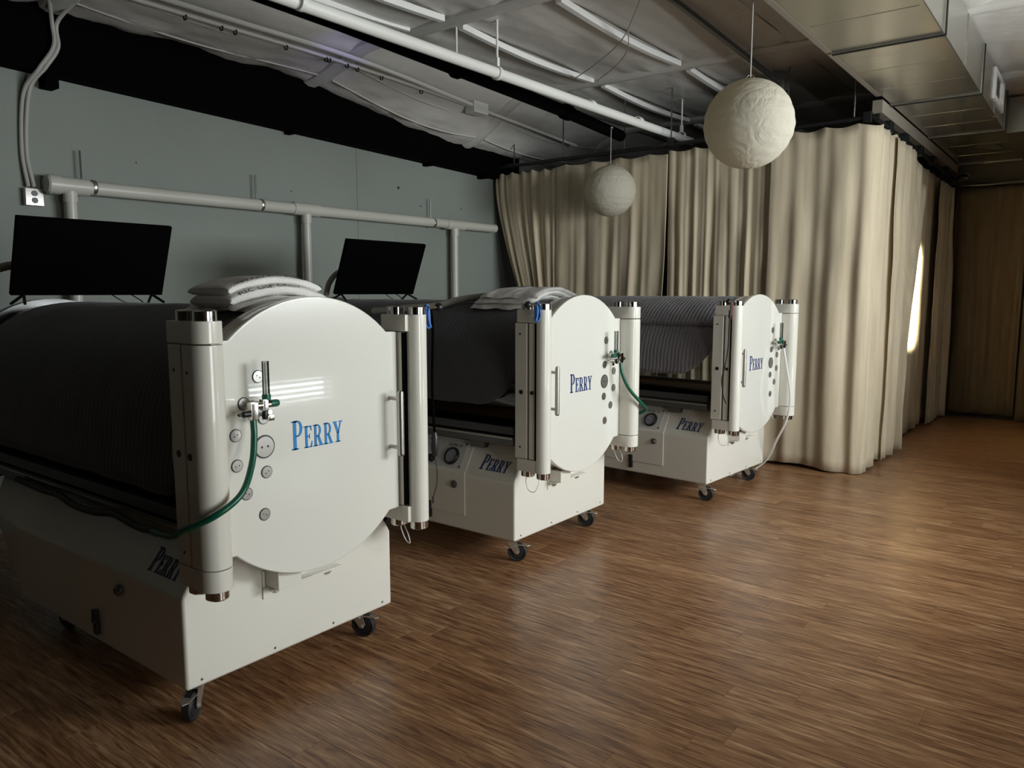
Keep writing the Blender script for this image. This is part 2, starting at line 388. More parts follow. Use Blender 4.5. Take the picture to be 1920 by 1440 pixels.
for i, (x, y_) in enumerate(spots):
    if x+PL/2 > RIGHT+0.1+PL or y_ > BACK_Y+0.05: continue
    if i < 300:
        if proto is None:
            proto = pm.build('plank', WOOD, floor); proto.location = (x, y_, 0)
        else: copy_part(proto, floor, (x, y_, 0))
    else:
        x0, x1 = max(WX-0.05, x-PL/2), min(RIGHT+0.05, x+PL/2)
        if x1-x0 < 0.01: continue
        cx = (x0+x1)/2; k = (x1-x0)/PL
        rest.add([(cx+vx*k, y_+vy, vz) for vx, vy, vz in pm.v], pm.f)
ro = rest.build('plank_field', WOOD, floor, fix=False); ro['kind'] = 'stuff'

# walls
wl = struct(MB().box(WX-0.12, WX, FRONT_Y, BACK_Y, -0.01, 3.6).build('wall_left', WALLG))
MB().box(WX, WX+0.004, 4.585, 4.605, 0.02, 2.72).build('wall_seam_strip', WALLG, wl)
for (yy, zz, r) in ((5.08, 2.40, 0.012), (5.37, 2.26, 0.006), (5.95, 2.28, 0.006), (3.9, 2.25, 0.005), (2.66, 2.31, 0.005)):
    MB().cyl((WX, yy, zz), (WX+0.004, yy, zz), r, n=10).build('nail_hole', BLACKP, wl)
struct(MB().box(WX, RIGHT, BACK_Y, BACK_Y+0.12, -0.01, 3.6).build('wall_back', DARKWALL))
struct(MB().box(WX, RIGHT, FRONT_Y-0.12, FRONT_Y, -0.01, 3.6).build('wall_front', DARKWALL))
wr = MB()
def hole_wall(mb, x0, x1, y0, y1, z0, z1, holes):
    holes = sorted(holes); yy = y0
    if LOW in holes:                                     # the low strip sits under the big window
        holes.remove(LOW); a, b, c, d = LOW; A_, B_, C_, D_ = WIN; holes.remove(WIN)
        for q in holes:
            if q[0] < A_: mb.box(x0, x1, yy, q[0], z0, z1); mb.box(x0, x1, q[0], q[1], z0, q[2]); mb.box(x0, x1, q[0], q[1], q[3], z1); yy = q[1]
        holes = [q for q in holes if q[0] > A_]
        mb.box(x0, x1, yy, A_, z0, z1); mb.box(x0, x1, A_, B_, D_, z1); mb.box(x0, x1, A_, B_, d, C_); mb.box(x0, x1, A_, B_, z0, c)
        mb.box(x0, x1, A_, a, c, d); mb.box(x0, x1, b, B_, c, d); yy = B_
    for (a, b, c, d) in holes:
        mb.box(x0, x1, yy, a, z0, z1); mb.box(x0, x1, a, b, z0, c); mb.box(x0, x1, a, b, d, z1); yy = b
    mb.box(x0, x1, yy, y1, z0, z1)
hole_wall(wr, RIGHT, RIGHT+0.15, FRONT_Y, BACK_Y, -0.01, 3.6, [WIN, WIN2, SLIT, LOW])
struct(wr.build('wall_right', OFFWALL))
def window(name, W, nm):
    y0, y1, z0, z1 = W; root = MB(); t = 0.05
    root.box(RIGHT+0.04, RIGHT+0.10, y0, y1, z0, z0+t).box(RIGHT+0.04, RIGHT+0.10, y0, y1, z1-t, z1)
    root.box(RIGHT+0.04, RIGHT+0.10, y0, y0+t, z0+t, z1-t).box(RIGHT+0.04, RIGHT+0.10, y1-t, y1, z0+t, z1-t)
    o = struct(root.build(name, WHITE)); n = nm
    for i in range(1, n):
        yy = y0+(y1-y0)*i/n; MB().box(RIGHT+0.045, RIGHT+0.095, yy-0.025, yy+0.025, z0+t, z1-t).build('mullion', WHITE, o)
    for i in range(n):
        a = y0+(y1-y0)*i/n; b = y0+(y1-y0)*(i+1)/n
        MB().box(RIGHT+0.066, RIGHT+0.070, a+0.026, b-0.026, z0+t, z1-t).build('pane', GLASS, o)
window('window_1', WIN, 3); window('window_2', SLIT, 1); window('window_3', LOW, 1); window('window_4', WIN2, 2)
bl = thing('window_blind', 'white half-open blind in the low strip window', 'blind', (RIGHT+0.02, (LOW[0]+LOW[1])/2, LOW[2]))
for k_ in range(6):
    MB().obox((0, 0, 0.03+0.055*k_), (0.014, 0, 0.016), (0, (LOW[1]-LOW[0])/2-0.01, 0), (0.0006, 0, -0.0006)).build('slat', WHITE, bl)

# black eave beam along the top of the left wall (slightly falling away from the camera)
bm_ = MB()
ya, yb = FRONT_Y, CURT_Y+0.35
za = lambda y_: 2.755-0.0275*(y_-1.85)
bm_.add([(WX, ya, za(ya)), (WX+0.10, ya, za(ya)), (WX+0.10, ya, 3.22), (WX, ya, 3.22), (WX, yb, za(yb)), (WX+0.10, yb, za(yb)), (WX+0.10, yb, 3.10), (WX, yb, 3.10)],
        [(0,1,2,3), (4,7,6,5), (0,4,5,1), (1,5,6,2), (2,6,7,3), (3,7,4,0)])
beam = struct(bm_.build('trim_1', BLACKM))
MB().box(WX, WX+0.11, 2.09, 2.16, 2.67, 2.80).build('beam_stub', BLACKM, beam)
for yy, dz in ((3.85, 0.02), (5.4, 0.025), (6.2, 0.03)):
    MB().box(WX, WX+0.104, yy, yy+0.05, za(yy)-dz, za(yy)+0.05).build('bracket_tab', BLACKM, beam)

# ------------------------------------------------------------------ ceiling
ceil_o = struct(MB().box(WX-0.1, RIGHT+0.1, FRONT_Y-0.1, BACK_Y+0.1, 3.46, 3.56).build('ceiling', VINYL))
PUR = [-1.65, 0.25, 2.15, 4.05, 5.93, 7.85, 9.75, 11.6]
STR = [-5.24, -4.35, -3.62, -2.80, -1.95, -1.05, -0.15, 0.95, 2.05]
def ceil_z(x, y_):
    base = CEIL
    edge = smooth01((-4.35-x)/0.8); drop = 0.13+0.25*smooth01((y_-3.4)/2.6)
    return base-edge*drop
for j in range(len(PUR)-1):
    for i in range(len(STR)-1):
        x0, x1, y0, y1 = STR[i], STR[i+1], PUR[j], PUR[j+1]
        if y1 > BACK_Y+0.6: y1 = BACK_Y
        near = y1 > 1.9 and x0 < 0
        sag = rng.uniform(0.025, 0.055); sd = rng.uniform(0, 50)
        def fn(u, v, x0=x0, x1=x1, y0=y0, y1=y1, sag=sag, sd=sd):
            x = x0+(x1-x0)*u; y_ = y0+(y1-y0)*v
            e = min(1, 6*min(v, 1-v))
            wr_ = 0.014*nz(x*3+sd, y_*1.2)+0.014*nz(x*9+sd, y_*2.5, 3)*(1-0.5*e)+0.028*(1-e)*nz(x*8, sd+y_, 5)+(0.02*abs(nz(x*12, y_*7, sd)) if x < -4.6 else 0)
            z = ceil_z(x, y_)-sag*(4*u*(1-u))**0.6*(4*v*(1-v))**0.4+wr_
            if x < -4.9: z += 0.03*nz(y_*4, 7.7)
            return (x, y_, z)
        nn = 22 if near else 8
        MB().grid(fn, nn, nn+6).build('insulation_panel', VINYL, ceil_o, smooth=True, fix=False)
for yy in PUR[:-1]:
    mb = MB(); N = 40; vs = []
    sec = [(-0.085, 0.06), (-0.07, -0.012), (-0.03, -0.032), (0.03, -0.032), (0.07, -0.012), (0.085, 0.06)]
    for i in range(N+1):
        x = WX+0.02+(RIGHT-WX-0.04)*i/N
        for k, (dy, dz) in enumerate(sec):
            vs.append((x, yy+dy+0.006*nz(x*4, yy), ceil_z(x, yy)+dz-0.012+0.006*nz(x*6, k, yy)))
    m_ = len(sec)
    mb.add(vs, [(i*m_+k, (i+1)*m_+k, (i+1)*m_+k+1, i*m_+k+1) for i in range(N) for k in range(m_-1)])
    mb.build('wrapped_purlin', VINYLW, ceil_o, smooth=True, fix=False)
strap = None
for x in (-3.92, -3.60, -2.80, -1.05, 0.2):
    for j in range(2, len(PUR)-2):
        if x == -3.92 and j > 2: continue
        a, b = PUR[j]+0.08, PUR[j+1]-0.10
        pts = [(x-0.03*(0), a+(b-a)*k/10, ceil_z(x, a+(b-a)*k/10)-0.035-0.03*math.sin(math.pi*k/10)) for k in range(11)]
        mb = MB()
        vs = []
        for p in pts:
            vs += [(p[0]-0.022, p[1], p[2]-0.012), (p[0]+0.022, p[1], p[2]-0.012), (p[0]+0.022, p[1], p[2]+0.03), (p[0]-0.022, p[1], p[2]+0.03)]
        mb.add(vs, [(k*4+q, k*4+(q+1)%4, k*4+4+(q+1)%4, k*4+4+q) for k in range(10) for q in range(4)]+[(3,2,1,0), (40,41,42,43)])
        mb.build('strap', STRAPW, ceil_o, bevel=0.004)
# loose bands along the eave, one pair per bay
for j in (1, 2, 3, 4):
    for x, dz in ((-4.72, 0.03), (-4.93, 0.05)):
        a, b = PUR[j]+0.07, PUR[j+1]-0.07
        pts = [(x-0.05*math.sin(math.pi*k/12), a+(b-a)*k/12, ceil_z(x-0.05*math.sin(math.pi*k/12), a+(b-a)*k/12)-dz*0.5-0.018*math.sin(math.pi*k/12)) for k in range(13)]
        MB().tube(pts, 0.0065, 6).build('band', VINYLW, ceil_o, smooth=True)

# ------------------------------------------------------------------ ceiling services
p = thing('sprinkler_pipe', 'thick white pipe hung below the ceiling, running towards the curtains', 'pipe', (-3.36, 0, 2.91))
MB().tube([(0, FRONT_Y+0.02, 0), (0, 2.0, 0), (0.02, 4.2, 0), (0.10, 7.1, -0.02)], 0.036, 14).build('pipe', WHITEP, p, smooth=True)
for yy in (2.6, 4.2, 6.9):
    k = 0.02 if yy < 5 else 0.09
    MB().cyl((k, yy, 0.03), (k, yy, 0.345), 0.008, n=8).build('hanger_rod', WHITEP, p, smooth=True)
    MB().lathe([(0.045, -0.014), (0.045, 0.014), (0.037, 0.014), (0.037, -0.014)], (k, yy, 0), (0, 1, 0), 16, True).build('hanger_ring', WHITEP, p, smooth=True)
    MB().box(k-0.012, k+0.012, yy-0.012, yy+0.012, 0.04, 0.10).build('hanger_nut', WHITEP, p)
for yy in (5.35, 6.1):
    MB().lathe([(0.042, -0.03), (0.044, 0), (0.042, 0.03), (0.035, 0.03), (0.035, -0.03)], (0.045 if yy < 5.5 else 0.065, yy, 0), (0, 1, 0), 14, True).build('coupling', WHITEP, p, smooth=True)
p = thing('black_pipe', 'black pipe hanging beside the thick white ceiling pipe', 'pipe', (-3.62, 0, 3.0))
MB().tube([(0, FRONT_Y+0.02, 0.06), (0, 3.1, 0.0), (-0.02, 5.5, -0.07), (-0.03, 6.43, -0.115)], 0.05, 12).build('pipe', BLACKM, p, smooth=True)
MB().lathe([(0.062, -0.05), (0.066, 0), (0.062, 0.05), (0.05, 0.05), (0.05, -0.05)], (-0.02, 5.5, -0.07), (0, 1, 0), 14, True).build('coupling', BLACKM, p, smooth=True)
MB().cyl((-0.01, 4.12, 0.0), (-0.01, 4.12, 0.25), 0.007, n=8).build('hanger_rod', WHITEP, p, smooth=True)
MB().lathe([(0.066, -0.02), (0.066, 0.02), (0.05, 0.02), (0.05, -0.02)], (-0.01, 4.12, -0.03), (0, 1, 0), 14, True).build('clamp', BLACKM, p, smooth=True)
CP = [(-4.60, -1.5, 3.17), (-4.60, 2.5, 3.17), (-4.60, 4.0, 3.17), (-4.62, 5.5, 3.11), (-4.62, 7.2, 3.02)]
for k, (lab, dx, r) in enumerate((('white ceiling conduit with dark cable ties, nearer the left wall', -0.07, 0.014), ('plain white ceiling conduit on the side away from the wall', 0.07, 0.016))):
    q = thing('conduit', lab, 'conduit', (0, 0, 0))
    pts = [(x+dx*(1 if y_ < 5 else 0.25), y_, z-0.02*k) for x, y_, z in CP] if k == 0 else [(x+dx*(1 if y_ < 5 else 0.2), y_, z) for x, y_, z in CP[:4]]
    MB().tube(spline(pts, 6), r, 8).build('pipe', WHITEP, q, smooth=True)
    if k == 0:
        for yy in (2.3, 2.75, 3.0, 3.1, 3.5, 3.85, 3.88, 4.05, 4.15, 4.4, 4.85, 5.15, 5.9, 6.15, 6.45, 6.7):
            z = 3.15 if yy < 4 else 3.15-0.06*(yy-4)/1.5
            x = -4.67 if yy < 5 else -4.635
            if yy < 5: MB().lathe([(0.019, -0.005), (0.019, 0.005), (0.014, 0.005), (0.014, -0.005)], (x, yy, 3.152 if yy < 4.1 else 3.15-0.04*(yy-4.1)), (0, 1, 0), 10, True).build('cable_tie', BLACKP, q)
    else:
        MB().box(-4.68, -4.57, 5.42, 5.62, 3.05, 3.15).build('junction_box', WHITEP, q, bevel=0.006)
q = thing('dark_conduit', 'dark conduit along the ceiling ending in a box above the curtain rail', 'conduit', (0, 0, 0))
MB().tube([(-2.15, -1.0, 3.19), (-2.18, 4.5, 3.19), (-2.22, 6.5, 3.15)], 0.022, 8).build('pipe', DARKSTEEL, q, smooth=True)
MB().cyl((-2.22, 6.5, 3.07), (-2.22, 6.5, 3.17), 0.075, n=20).build('junction_box', DARKSTEEL, q, smooth=True)
MB().tube(spline([(-2.22, 6.5, 3.08), (-2.2, 6.47, 2.95), (-2.14, 6.46, 2.86), (-2.05, 6.46, 2.80)], 5), 0.012, 6).build('flex_lead', BLACKP, q, smooth=True)
for lab, pts in (('thin slack wire crossing the ceiling panels', [(-2.32, 4.3, 3.20), (-2.72, 4.78, 3.15), (-3.2, 5.2, 3.16), (-3.6, 5.55, 3.2)]),
                 ('second thin wire forking off across the ceiling', [(-2.60, 4.65, 3.17), (-2.8, 5.0, 3.15), (-3.1, 5.35, 3.17), (-3.5, 5.75, 3.21)])):
    tag(MB().tube(spline(pts, 6), 0.004, 5).build('wire', CORD, smooth=True), lab, 'wire')

# duct
DX0, DX1, DZ0 = -1.42, -0.82, 2.90
d = thing('air_duct', 'long galvanised rectangular air duct under the ceiling at right', 'duct', (DX0, 0, DZ0))
DW = DX1-DX0; DH = CEIL-0.03-DZ0
for (a, b) in ((-1.9, 1.75), (1.77, 3.40), (3.42, 5.07), (5.09, 6.71), (6.73, 8.34), (8.36, 10.28)):
    s_ = MB().box(0, DW, a, b, 0, DH).build('duct_section', GALV, d, bevel=0.006)
    n = 3
    for k in range(1, n):
        yy = a+(b-a)*k/n
        MB().cyl((0.03, yy, 0.001), (DW-0.03, yy, 0.0015), 0.0035, n=8).build('cross_rib', GALV, s_, smooth=True)
    MB().box(-0.006, DW+0.006, b-0.012, b+0.03, -0.010, DH).build('joint_flange', GALV, s_, bevel=0.003)
    MB().box(-0.004, DW+0.008, b+0.001, b+0.018, -0.016, -0.0105).build('joint_gasket', BLACKP, s_)
    MB().box(DW+0.006, DW+0.013, b-0.004, b+0.016, -0.016, DH).build('joint_gasket', BLACKP, s_)
    if a > 3: MB().box(DW, DW+0.005, (a+b)/2-0.004, (a+b)/2+0.004, 0.0, DH).build('standing_seam', GALV, s_)
MB().box(-0.04, 0.0, -1.9, 6.38, 0.0, 0.010).build('edge_flange', TRIMB, d, bevel=0.003)
MB().box(DW, DW+0.16, 8.55, 10.28, 0.0, DH-0.02).build('side_branch', GALV, d, bevel=0.008)
reg = thing('vent_register', 'small white supply register in the side of the metal duct', 'vent', (DX1, 7.72, 3.13))
mb = MB(); y0, y1, z0, z1 = -0.34, 0.34, -0.14, 0.10
mb.box(0.0, 0.016, y0, y1, z0, z0+0.04).box(0.0, 0.016, y0, y1, z1-0.04, z1).box(0.0, 0.016, y0, y0+0.08, z0+0.04, z1-0.04).box(0.0, 0.016, y1-0.08, y1, z0+0.04, z1-0.04)
mb.build('register_frame', STRAPW, reg)
MB().box(0.0, 0.006, y0+0.08, 0.05, z0+0.04, z1-0.04).build('register_opening', DARKSTEEL, reg)
for k in range(3):
    MB().obox((0.012, 0.10+0.055*k, (z0+z1)/2), (0.010, 0.010, 0), (-0.002, 0.002, 0), (0, 0, 0.078)).build('register_vane', STRAPW, reg)
struct(MB().box(-1.50, -1.43, CURT_Y+0.03, BACK_Y, 2.80, 2.895).build('trim_2', TRIMB))

# ------------------------------------------------------------------ wall pipe, outlet, cables
p = thing('pvc_vent_pipe', 'cream plastic pipe run along the grey-green wall with three drops', 'pipe', (WX+0.09, 0, 2.10))
MB().tube([(0, 2.16, 0), (0, 4.0, 0.005), (0, 6.38, 0.012)], 0.043, 18).build('main_pipe', PVC, p, smooth=True)
MB().cyl((0, 2.12, 0), (0, 2.30, 0), 0.052, n=20).build('end_tee', PVC, p, smooth=True)
MB().lathe([(0.0, 2.055), (0.05, 2.055), (0.058, 2.065), (0.058, 2.13), (0.052, 2.13), (0, 2.13)], (0, 0, 0), (0, 1, 0), 20).build('end_cap', PVC, p, smooth=True)
for yy, rr in ((2.33, 0.046), (3.55, 0.045), (5.44, 0.045)):
    MB().lathe([(rr, -0.012), (rr+0.004, 0), (rr, 0.012), (0.043, 0.012), (0.043, -0.012)], (0, yy, 0.005), (0, 1, 0), 18, True).build('strap_clamp', BRUSH, p, smooth=True)
for yy in (3.97, 5.75):
    MB().cyl((0, yy-0.13, 0.006), (0, yy+0.13, 0.006), 0.049, n=18).build('tee_fitting', PVC, p, smooth=True)
for yy, zb in ((2.19, 1.0), (3.97, 1.0), (5.75, 1.0)):
    MB().cyl((0, yy, -0.03), (0, yy, -0.10), 0.041, n=16).build('drop_socket', PVC, p, smooth=True)
    MB().cyl((0, yy, -0.09), (0, yy, zb-2.10), 0.034, n=16).build('drop_pipe', PVC, p, smooth=True)
for yy in (2.28, 3.54, 5.45):
    MB().cyl((-0.04, yy, 0.03), (-0.04, yy, 0.23), 0.006, n=8).build('threaded_rod', DARKSTEEL, p, smooth=True)
ob = thing('outlet_box', 'metal duplex outlet box on the wall left of the plastic pipe', 'outlet', (WX, 2.005, 2.02))
MB().box(0.0, 0.045, -0.052, 0.052, -0.052, 0.052).build('box', BRUSH, ob, bevel=0.004)
MB().box(0.045, 0.049, -0.050, 0.050, -0.050, 0.050).build('cover_plate', CHROME, ob, bevel=0.002)
for z in (-0.021, 0.021): MB().cyl((0.048, 0, z), (0.053, 0, z), 0.017, n=16).build('socket', BLACKP, ob, smooth=True)
for a in (-1, 1):
    for b in (-1, 1): MB().cyl((0.049, a*0.04, b*0.04), (0.052, a*0.04, b*0.04), 0.005, n=8).build('screw', CHROME, ob)
for lab, pts in (('pale flexible cable, nearer the corner, dropping to the outlet box', [(-4.9, 2.05, 3.22), (-5.06, 2.13, 3.04), (-5.06, 2.13, 2.9), (-5.08, 2.05, 2.76), (-5.17, 1.99, 2.62), (-5.185, 1.965, 2.3), (-5.17, 1.98, 2.08)]),
                 ('second pale flexible cable looping from the ceiling to the outlet box', [(-4.85, 2.25, 3.2), (-5.05, 2.16, 3.05), (-5.06, 2.155, 2.9), (-5.08, 2.09, 2.78), (-5.16, 2.02, 2.64), (-5.183, 1.99, 2.3), (-5.165, 2.01, 2.08)])):
    tag(MB().tube(spline(pts, 8), 0.012, 8).build('flexible_cable', CORD, smooth=True), lab, 'cable', 'outlet cables')

# ------------------------------------------------------------------ curtains
r_ = thing('curtain_rod', 'black curtain rail along the front of the beige curtains', 'curtain rail', (0, CURT_Y, 2.76))
MB().tube([(WX+0.01, 0, -0.02), (-3.2, 0, -0.01), (-1.44, 0, 0.01)], 0.019, 10).build('rail', BLACKP, r_, smooth=True)
for x in (-4.9, -4.30, -3.62, -3.15, -2.13, -1.62):
    MB().cyl((x, 0, 0), (x, 0, 0.5), 0.006, n=6).build('rail_hanger', DARKSTEEL, r_)
for x in (-3.15, -2.13, -1.52): MB().box(x-0.03, x+0.03, -0.03, 0.03, -0.03, 0.05).build('rail_clamp', BLACKP, r_, bevel=0.008)
r2 = thing('curtain_rod', 'black curtain rail turning the corner along the side curtains', 'curtain rail', (-1.46, CURT_Y, 2.75))
MB().tube([(0, 0.0, 0), (0, 1.9, -0.0), (0.0, 3.8, -0.01)], 0.019, 10).build('rail', BLACKP, r2, smooth=True)
for y_ in (0.4, 1.0, 1.7, 2.4, 3.2): MB().box(-0.035, 0.035, y_-0.05, y_+0.05, -0.04, 0.05).build('rail_clamp', BLACKP, r2, bevel=0.012)

def curtain(path, ztop, zbot, nf, amp, seed, top_amp=0.35, N=130, M=30, flare=None, mat_=CURTAIN):
    """path(s)->(point, normal); folds with irregular spacing, deeper toward the hem"""
    rg = random.Random(seed)
    ws = [(nf*k, rg.uniform(0, 6.28), a) for k, a in ((0.55, 0.55), (1.0, 0.8), (1.7, 0.42), (2.9, 0.16))]
    env = [rg.uniform(0.35, 1.25) for _ in range(9)]
    def envf(u):
        q = u*8; i = min(7, int(q)); t = smooth01(q-i); return env[i]*(1-t)+env[i+1]*t
    mb = MB()
    def f(u, v):
        dd = v  # 0 top -> 1 bottom
        s = u
        if flare: s = flare(u, v)
        wob = u+0.05*nz(u*3.1+seed, 0.3)+0.035*nz(u*2.5+seed, v*1.1)+0.012*nz(u*5+seed, v*1.6)
        o = sum(a*math.sin(2*math.pi*fq*wob+ph+0.5*nz(v*1.3+seed, fq)) for fq, ph, a in ws)
        A = amp*envf(u)*(top_amp+(1-top_amp)*smooth01(dd*1.6))
        p, n = path(s)
        zt = ztop(u) if callable(ztop) else ztop
        zb = zbot(u) if callable(zbot) else zbot
        z = zt+(zb-zt)*v
        q = Vector((p[0], p[1], 0))+Vector((n[0], n[1], 0))*(A*o+0.01*nz(u*9, v*7, seed))
        return (q.x, q.y, z)
    mb.grid(f, N, M); return mb
def cobj(mb, name, label, group, mat_=CURTAIN):
    o = mb.build(name, mat_, smooth=True, fix=False)
    md = o.modifiers.new('thickness', 'SOLIDIFY'); md.thickness = 0.004; md.offset = 0
    tag(o, label, 'curtain', group); return o
line = lambda x0, x1, y_: (lambda s: ((x0+(x1-x0)*s, y_), (0, -1)))
GC = 'beige curtains round the cubicle'
sc_top = lambda base, n, seed: (lambda u: base-0.022*abs(math.sin(math.pi*n*u+seed))+0.006*nz(u*8, seed))
# 1: swept curtain at the wall; its left edge drifts to the right on the way down
cobj(curtain(line(-5.15, -4.34, CURT_Y), sc_top(2.675, 6, 1), 0.03, 6, 0.030, 11, 0.5, flare=lambda u, v: u+(1-u)*0.55*smooth01(v*1.35)*(1 if v < 0.75 else 1)),
     'curtain', 'beige curtain beside the grey-green wall, its left edge swept inward', GC)
cobj(curtain(line(-4.37, -3.17, CURT_Y-0.012), sc_top(2.69, 4, 2), 0.03, 6, 0.018, 22, 0.10, flare=lambda u, v: u-0.055*u*smooth01((v-0.15)*1.2)),
     'curtain', 'beige curtain hanging behind the small paper lantern', GC)
cobj(curtain(line(-3.17, -2.22, CURT_Y), sc_top(2.705, 4, 3), 0.03, 8, 0.020, 37, 0.25, flare=lambda u, v: u+0.03*(1-u)*smooth01(v)),
     'curtain', 'beige curtain with tight folds between the two paper lanterns', GC)
def corner(s):
    L1, rr = 0.70, 0.10; L = s*1.45
    if L < L1: return ((-2.24+L, CURT_Y-0.03), (0, -1))
    a = (L-L1)/rr
    if a < math.pi/2: return ((-2.24+L1+rr*math.sin(a), CURT_Y-0.03+rr*(1-math.cos(a))), (math.sin(a), -math.cos(a)))
    return ((-2.24+L1+rr, CURT_Y-0.03+rr+(L-L1-rr*math.pi/2)), (1, 0))
cobj(curtain(corner, sc_top(2.73, 6, 4), lambda u: 0.02+0.015*math.sin(9*u), 5, 0.042, 45, 0.35, N=150),
     'curtain', 'wide beige curtain wrapping the front corner of the cubicle', GC)
sline = lambda y0, y1, x: (lambda s: ((x, y0+(y1-y0)*s), (1, 0)))
cobj(curtain(sline(7.0, 8.42, -1.42), lambda u: 2.70-0.26*smooth01((u-0.5)*2.1), 0.03, 5, 0.035, 51, 0.4, flare=lambda u, v: u*(1-0.40*smooth01(v*1.5))),
     'curtain', 'beige side curtain whose top corner has slipped off the rail', GC)
cobj(curtain(sline(7.9, 9.6, -1.51), 2.68, 0.03, 5, 0.020, 63, 0.4),
     'curtain', 'beige side curtain catching the bright strip of sun', GC)
cobj(curtain(sline(9.3, 10.2, -1.44), 2.62, 0.02, 4, 0.04, 71, 0.3),
     'curtain', 'beige side curtain in the far corner by the shade-browned curtains', GC)
GB = 'shade-browned curtains on the back wall'
cobj(curtain(line(-1.42, -0.72, BACK_Y-0.08), 2.62, 0.06, 3, 0.03, 81, 0.3), 'curtain', 'curtain on the far wall next to the beige corner, coloured dark brown for shade', GB, SHADEC)
cobj(curtain(line(-0.70, 0.55, BACK_Y-0.10), 2.62, 0.02, 4, 0.03, 85, 0.3), 'curtain', 'curtain on the far wall at the right edge, coloured dark brown for shade', GB, SHADEC)
r3 = thing('curtain_rod', 'dark rail over the shade-browned curtains on the far wall', 'curtain rail', (0, BACK_Y-0.09, 2.65))
MB().tube([(-1.5, 0, 0), (-0.4, 0, 0), (1.2, 0, 0)], 0.018, 8).build('rail', BLACKP, r3, smooth=True)
MB().lathe([(0, -0.09), (0.04, -0.05), (0.05, 0), (0.035, 0.06), (0, 0.10)], (-1.30, -0.5, 0.02), (0.7, -0.7, 0), 12).build('rail_end', BLACKP, r3, smooth=True)

# ------------------------------------------------------------------ paper lanterns
def lantern(loc, r, label, squash, seed, ztop=CEIL-0.05):
    t = thing('paper_lantern', label, 'lantern', loc, 0.6*seed, 'round paper lanterns')
    mb = MB(); NU, NV = 96, 80
    vs = []
    for j in range(NV+1):
        a = math.pi*(0.045+0.93*j/NV); sc_ = 0.984+0.017*abs(math.sin(11*math.pi*j/NV))**0.6
        for i in range(NU):
            b = 2*math.pi*i/NU
            kx, ky, kz = math.cos(b)*math.sin(a), math.sin(b)*math.sin(a), math.cos(a)
            rr = r*math.sin(a)*sc_*(1+0.012*nz(kx*3+seed, ky*3, kz*3)-0.030*max(0.0, abs(nz(kx*5+seed*3, ky*5, kz*7))*-1+0.12)*2-0.012*abs(nz(kx*11, ky*11+seed, kz*16)))
            vs.append((rr*math.cos(b), rr*math.sin(b), r*squash*math.cos(a)))
    mb.add(vs, [(j*NU+i, j*NU+(i+1)%NU, (j+1)*NU+(i+1)%NU, (j+1)*NU+i) for j in range(NV) for i in range(NU)])
    mb.build('paper_shade', PAPER, t, smooth=True, fix=False)
    rt_ = r*math.sin(math.pi*0.045)
    MB().lathe([(rt_-0.002, -0.003), (rt_+0.003, -0.003), (rt_+0.003, 0.003), (rt_-0.002, 0.003)], (0, 0, r*squash*0.99), (0, 0, 1), 20, True).build('top_ring', CHROME, t, smooth=True)
    rb = r*math.sin(math.pi*0.975)
    MB().lathe([(rb-0.002, -0.003), (rb+0.003, -0.003), (rb+0.003, 0.003), (rb-0.002, 0.003)], (0, 0, -r*squash*0.985), (0, 0, 1), 20, True).build('bottom_ring', CHROME, t, smooth=True)
    MB().tube([(-rt_, 0, r*squash*0.99), (-0.01, 0, r*squash+0.02), (0.01, 0, r*squash+0.02), (rt_, 0, r*squash*0.99)], 0.0025, 6).build('wire_hook', CHROME, t)
    top = ztop-loc[2]
    MB().cyl((0, 0, r*squash+0.01), (0, 0, top), 0.0035, n=8).build('cord', CORD, t, smooth=True)
    MB().lathe([(0, -0.012), (0.012, -0.012), (0.02, 0.0), (0.02, 0.01), (0, 0.01)], (0, 0, top), (0, 0, 1), 16).build('ceiling_rose', DARKSTEEL, t, smooth=True)
lantern((-1.538, 4.046, 2.322), 0.230, 'large round cream paper lantern nearest the camera', 0.985, 1)
lantern((-3.59, 6.143, 2.354), 0.230, 'round cream paper lantern further back, close to the curtains', 0.98, 2, 2.90)

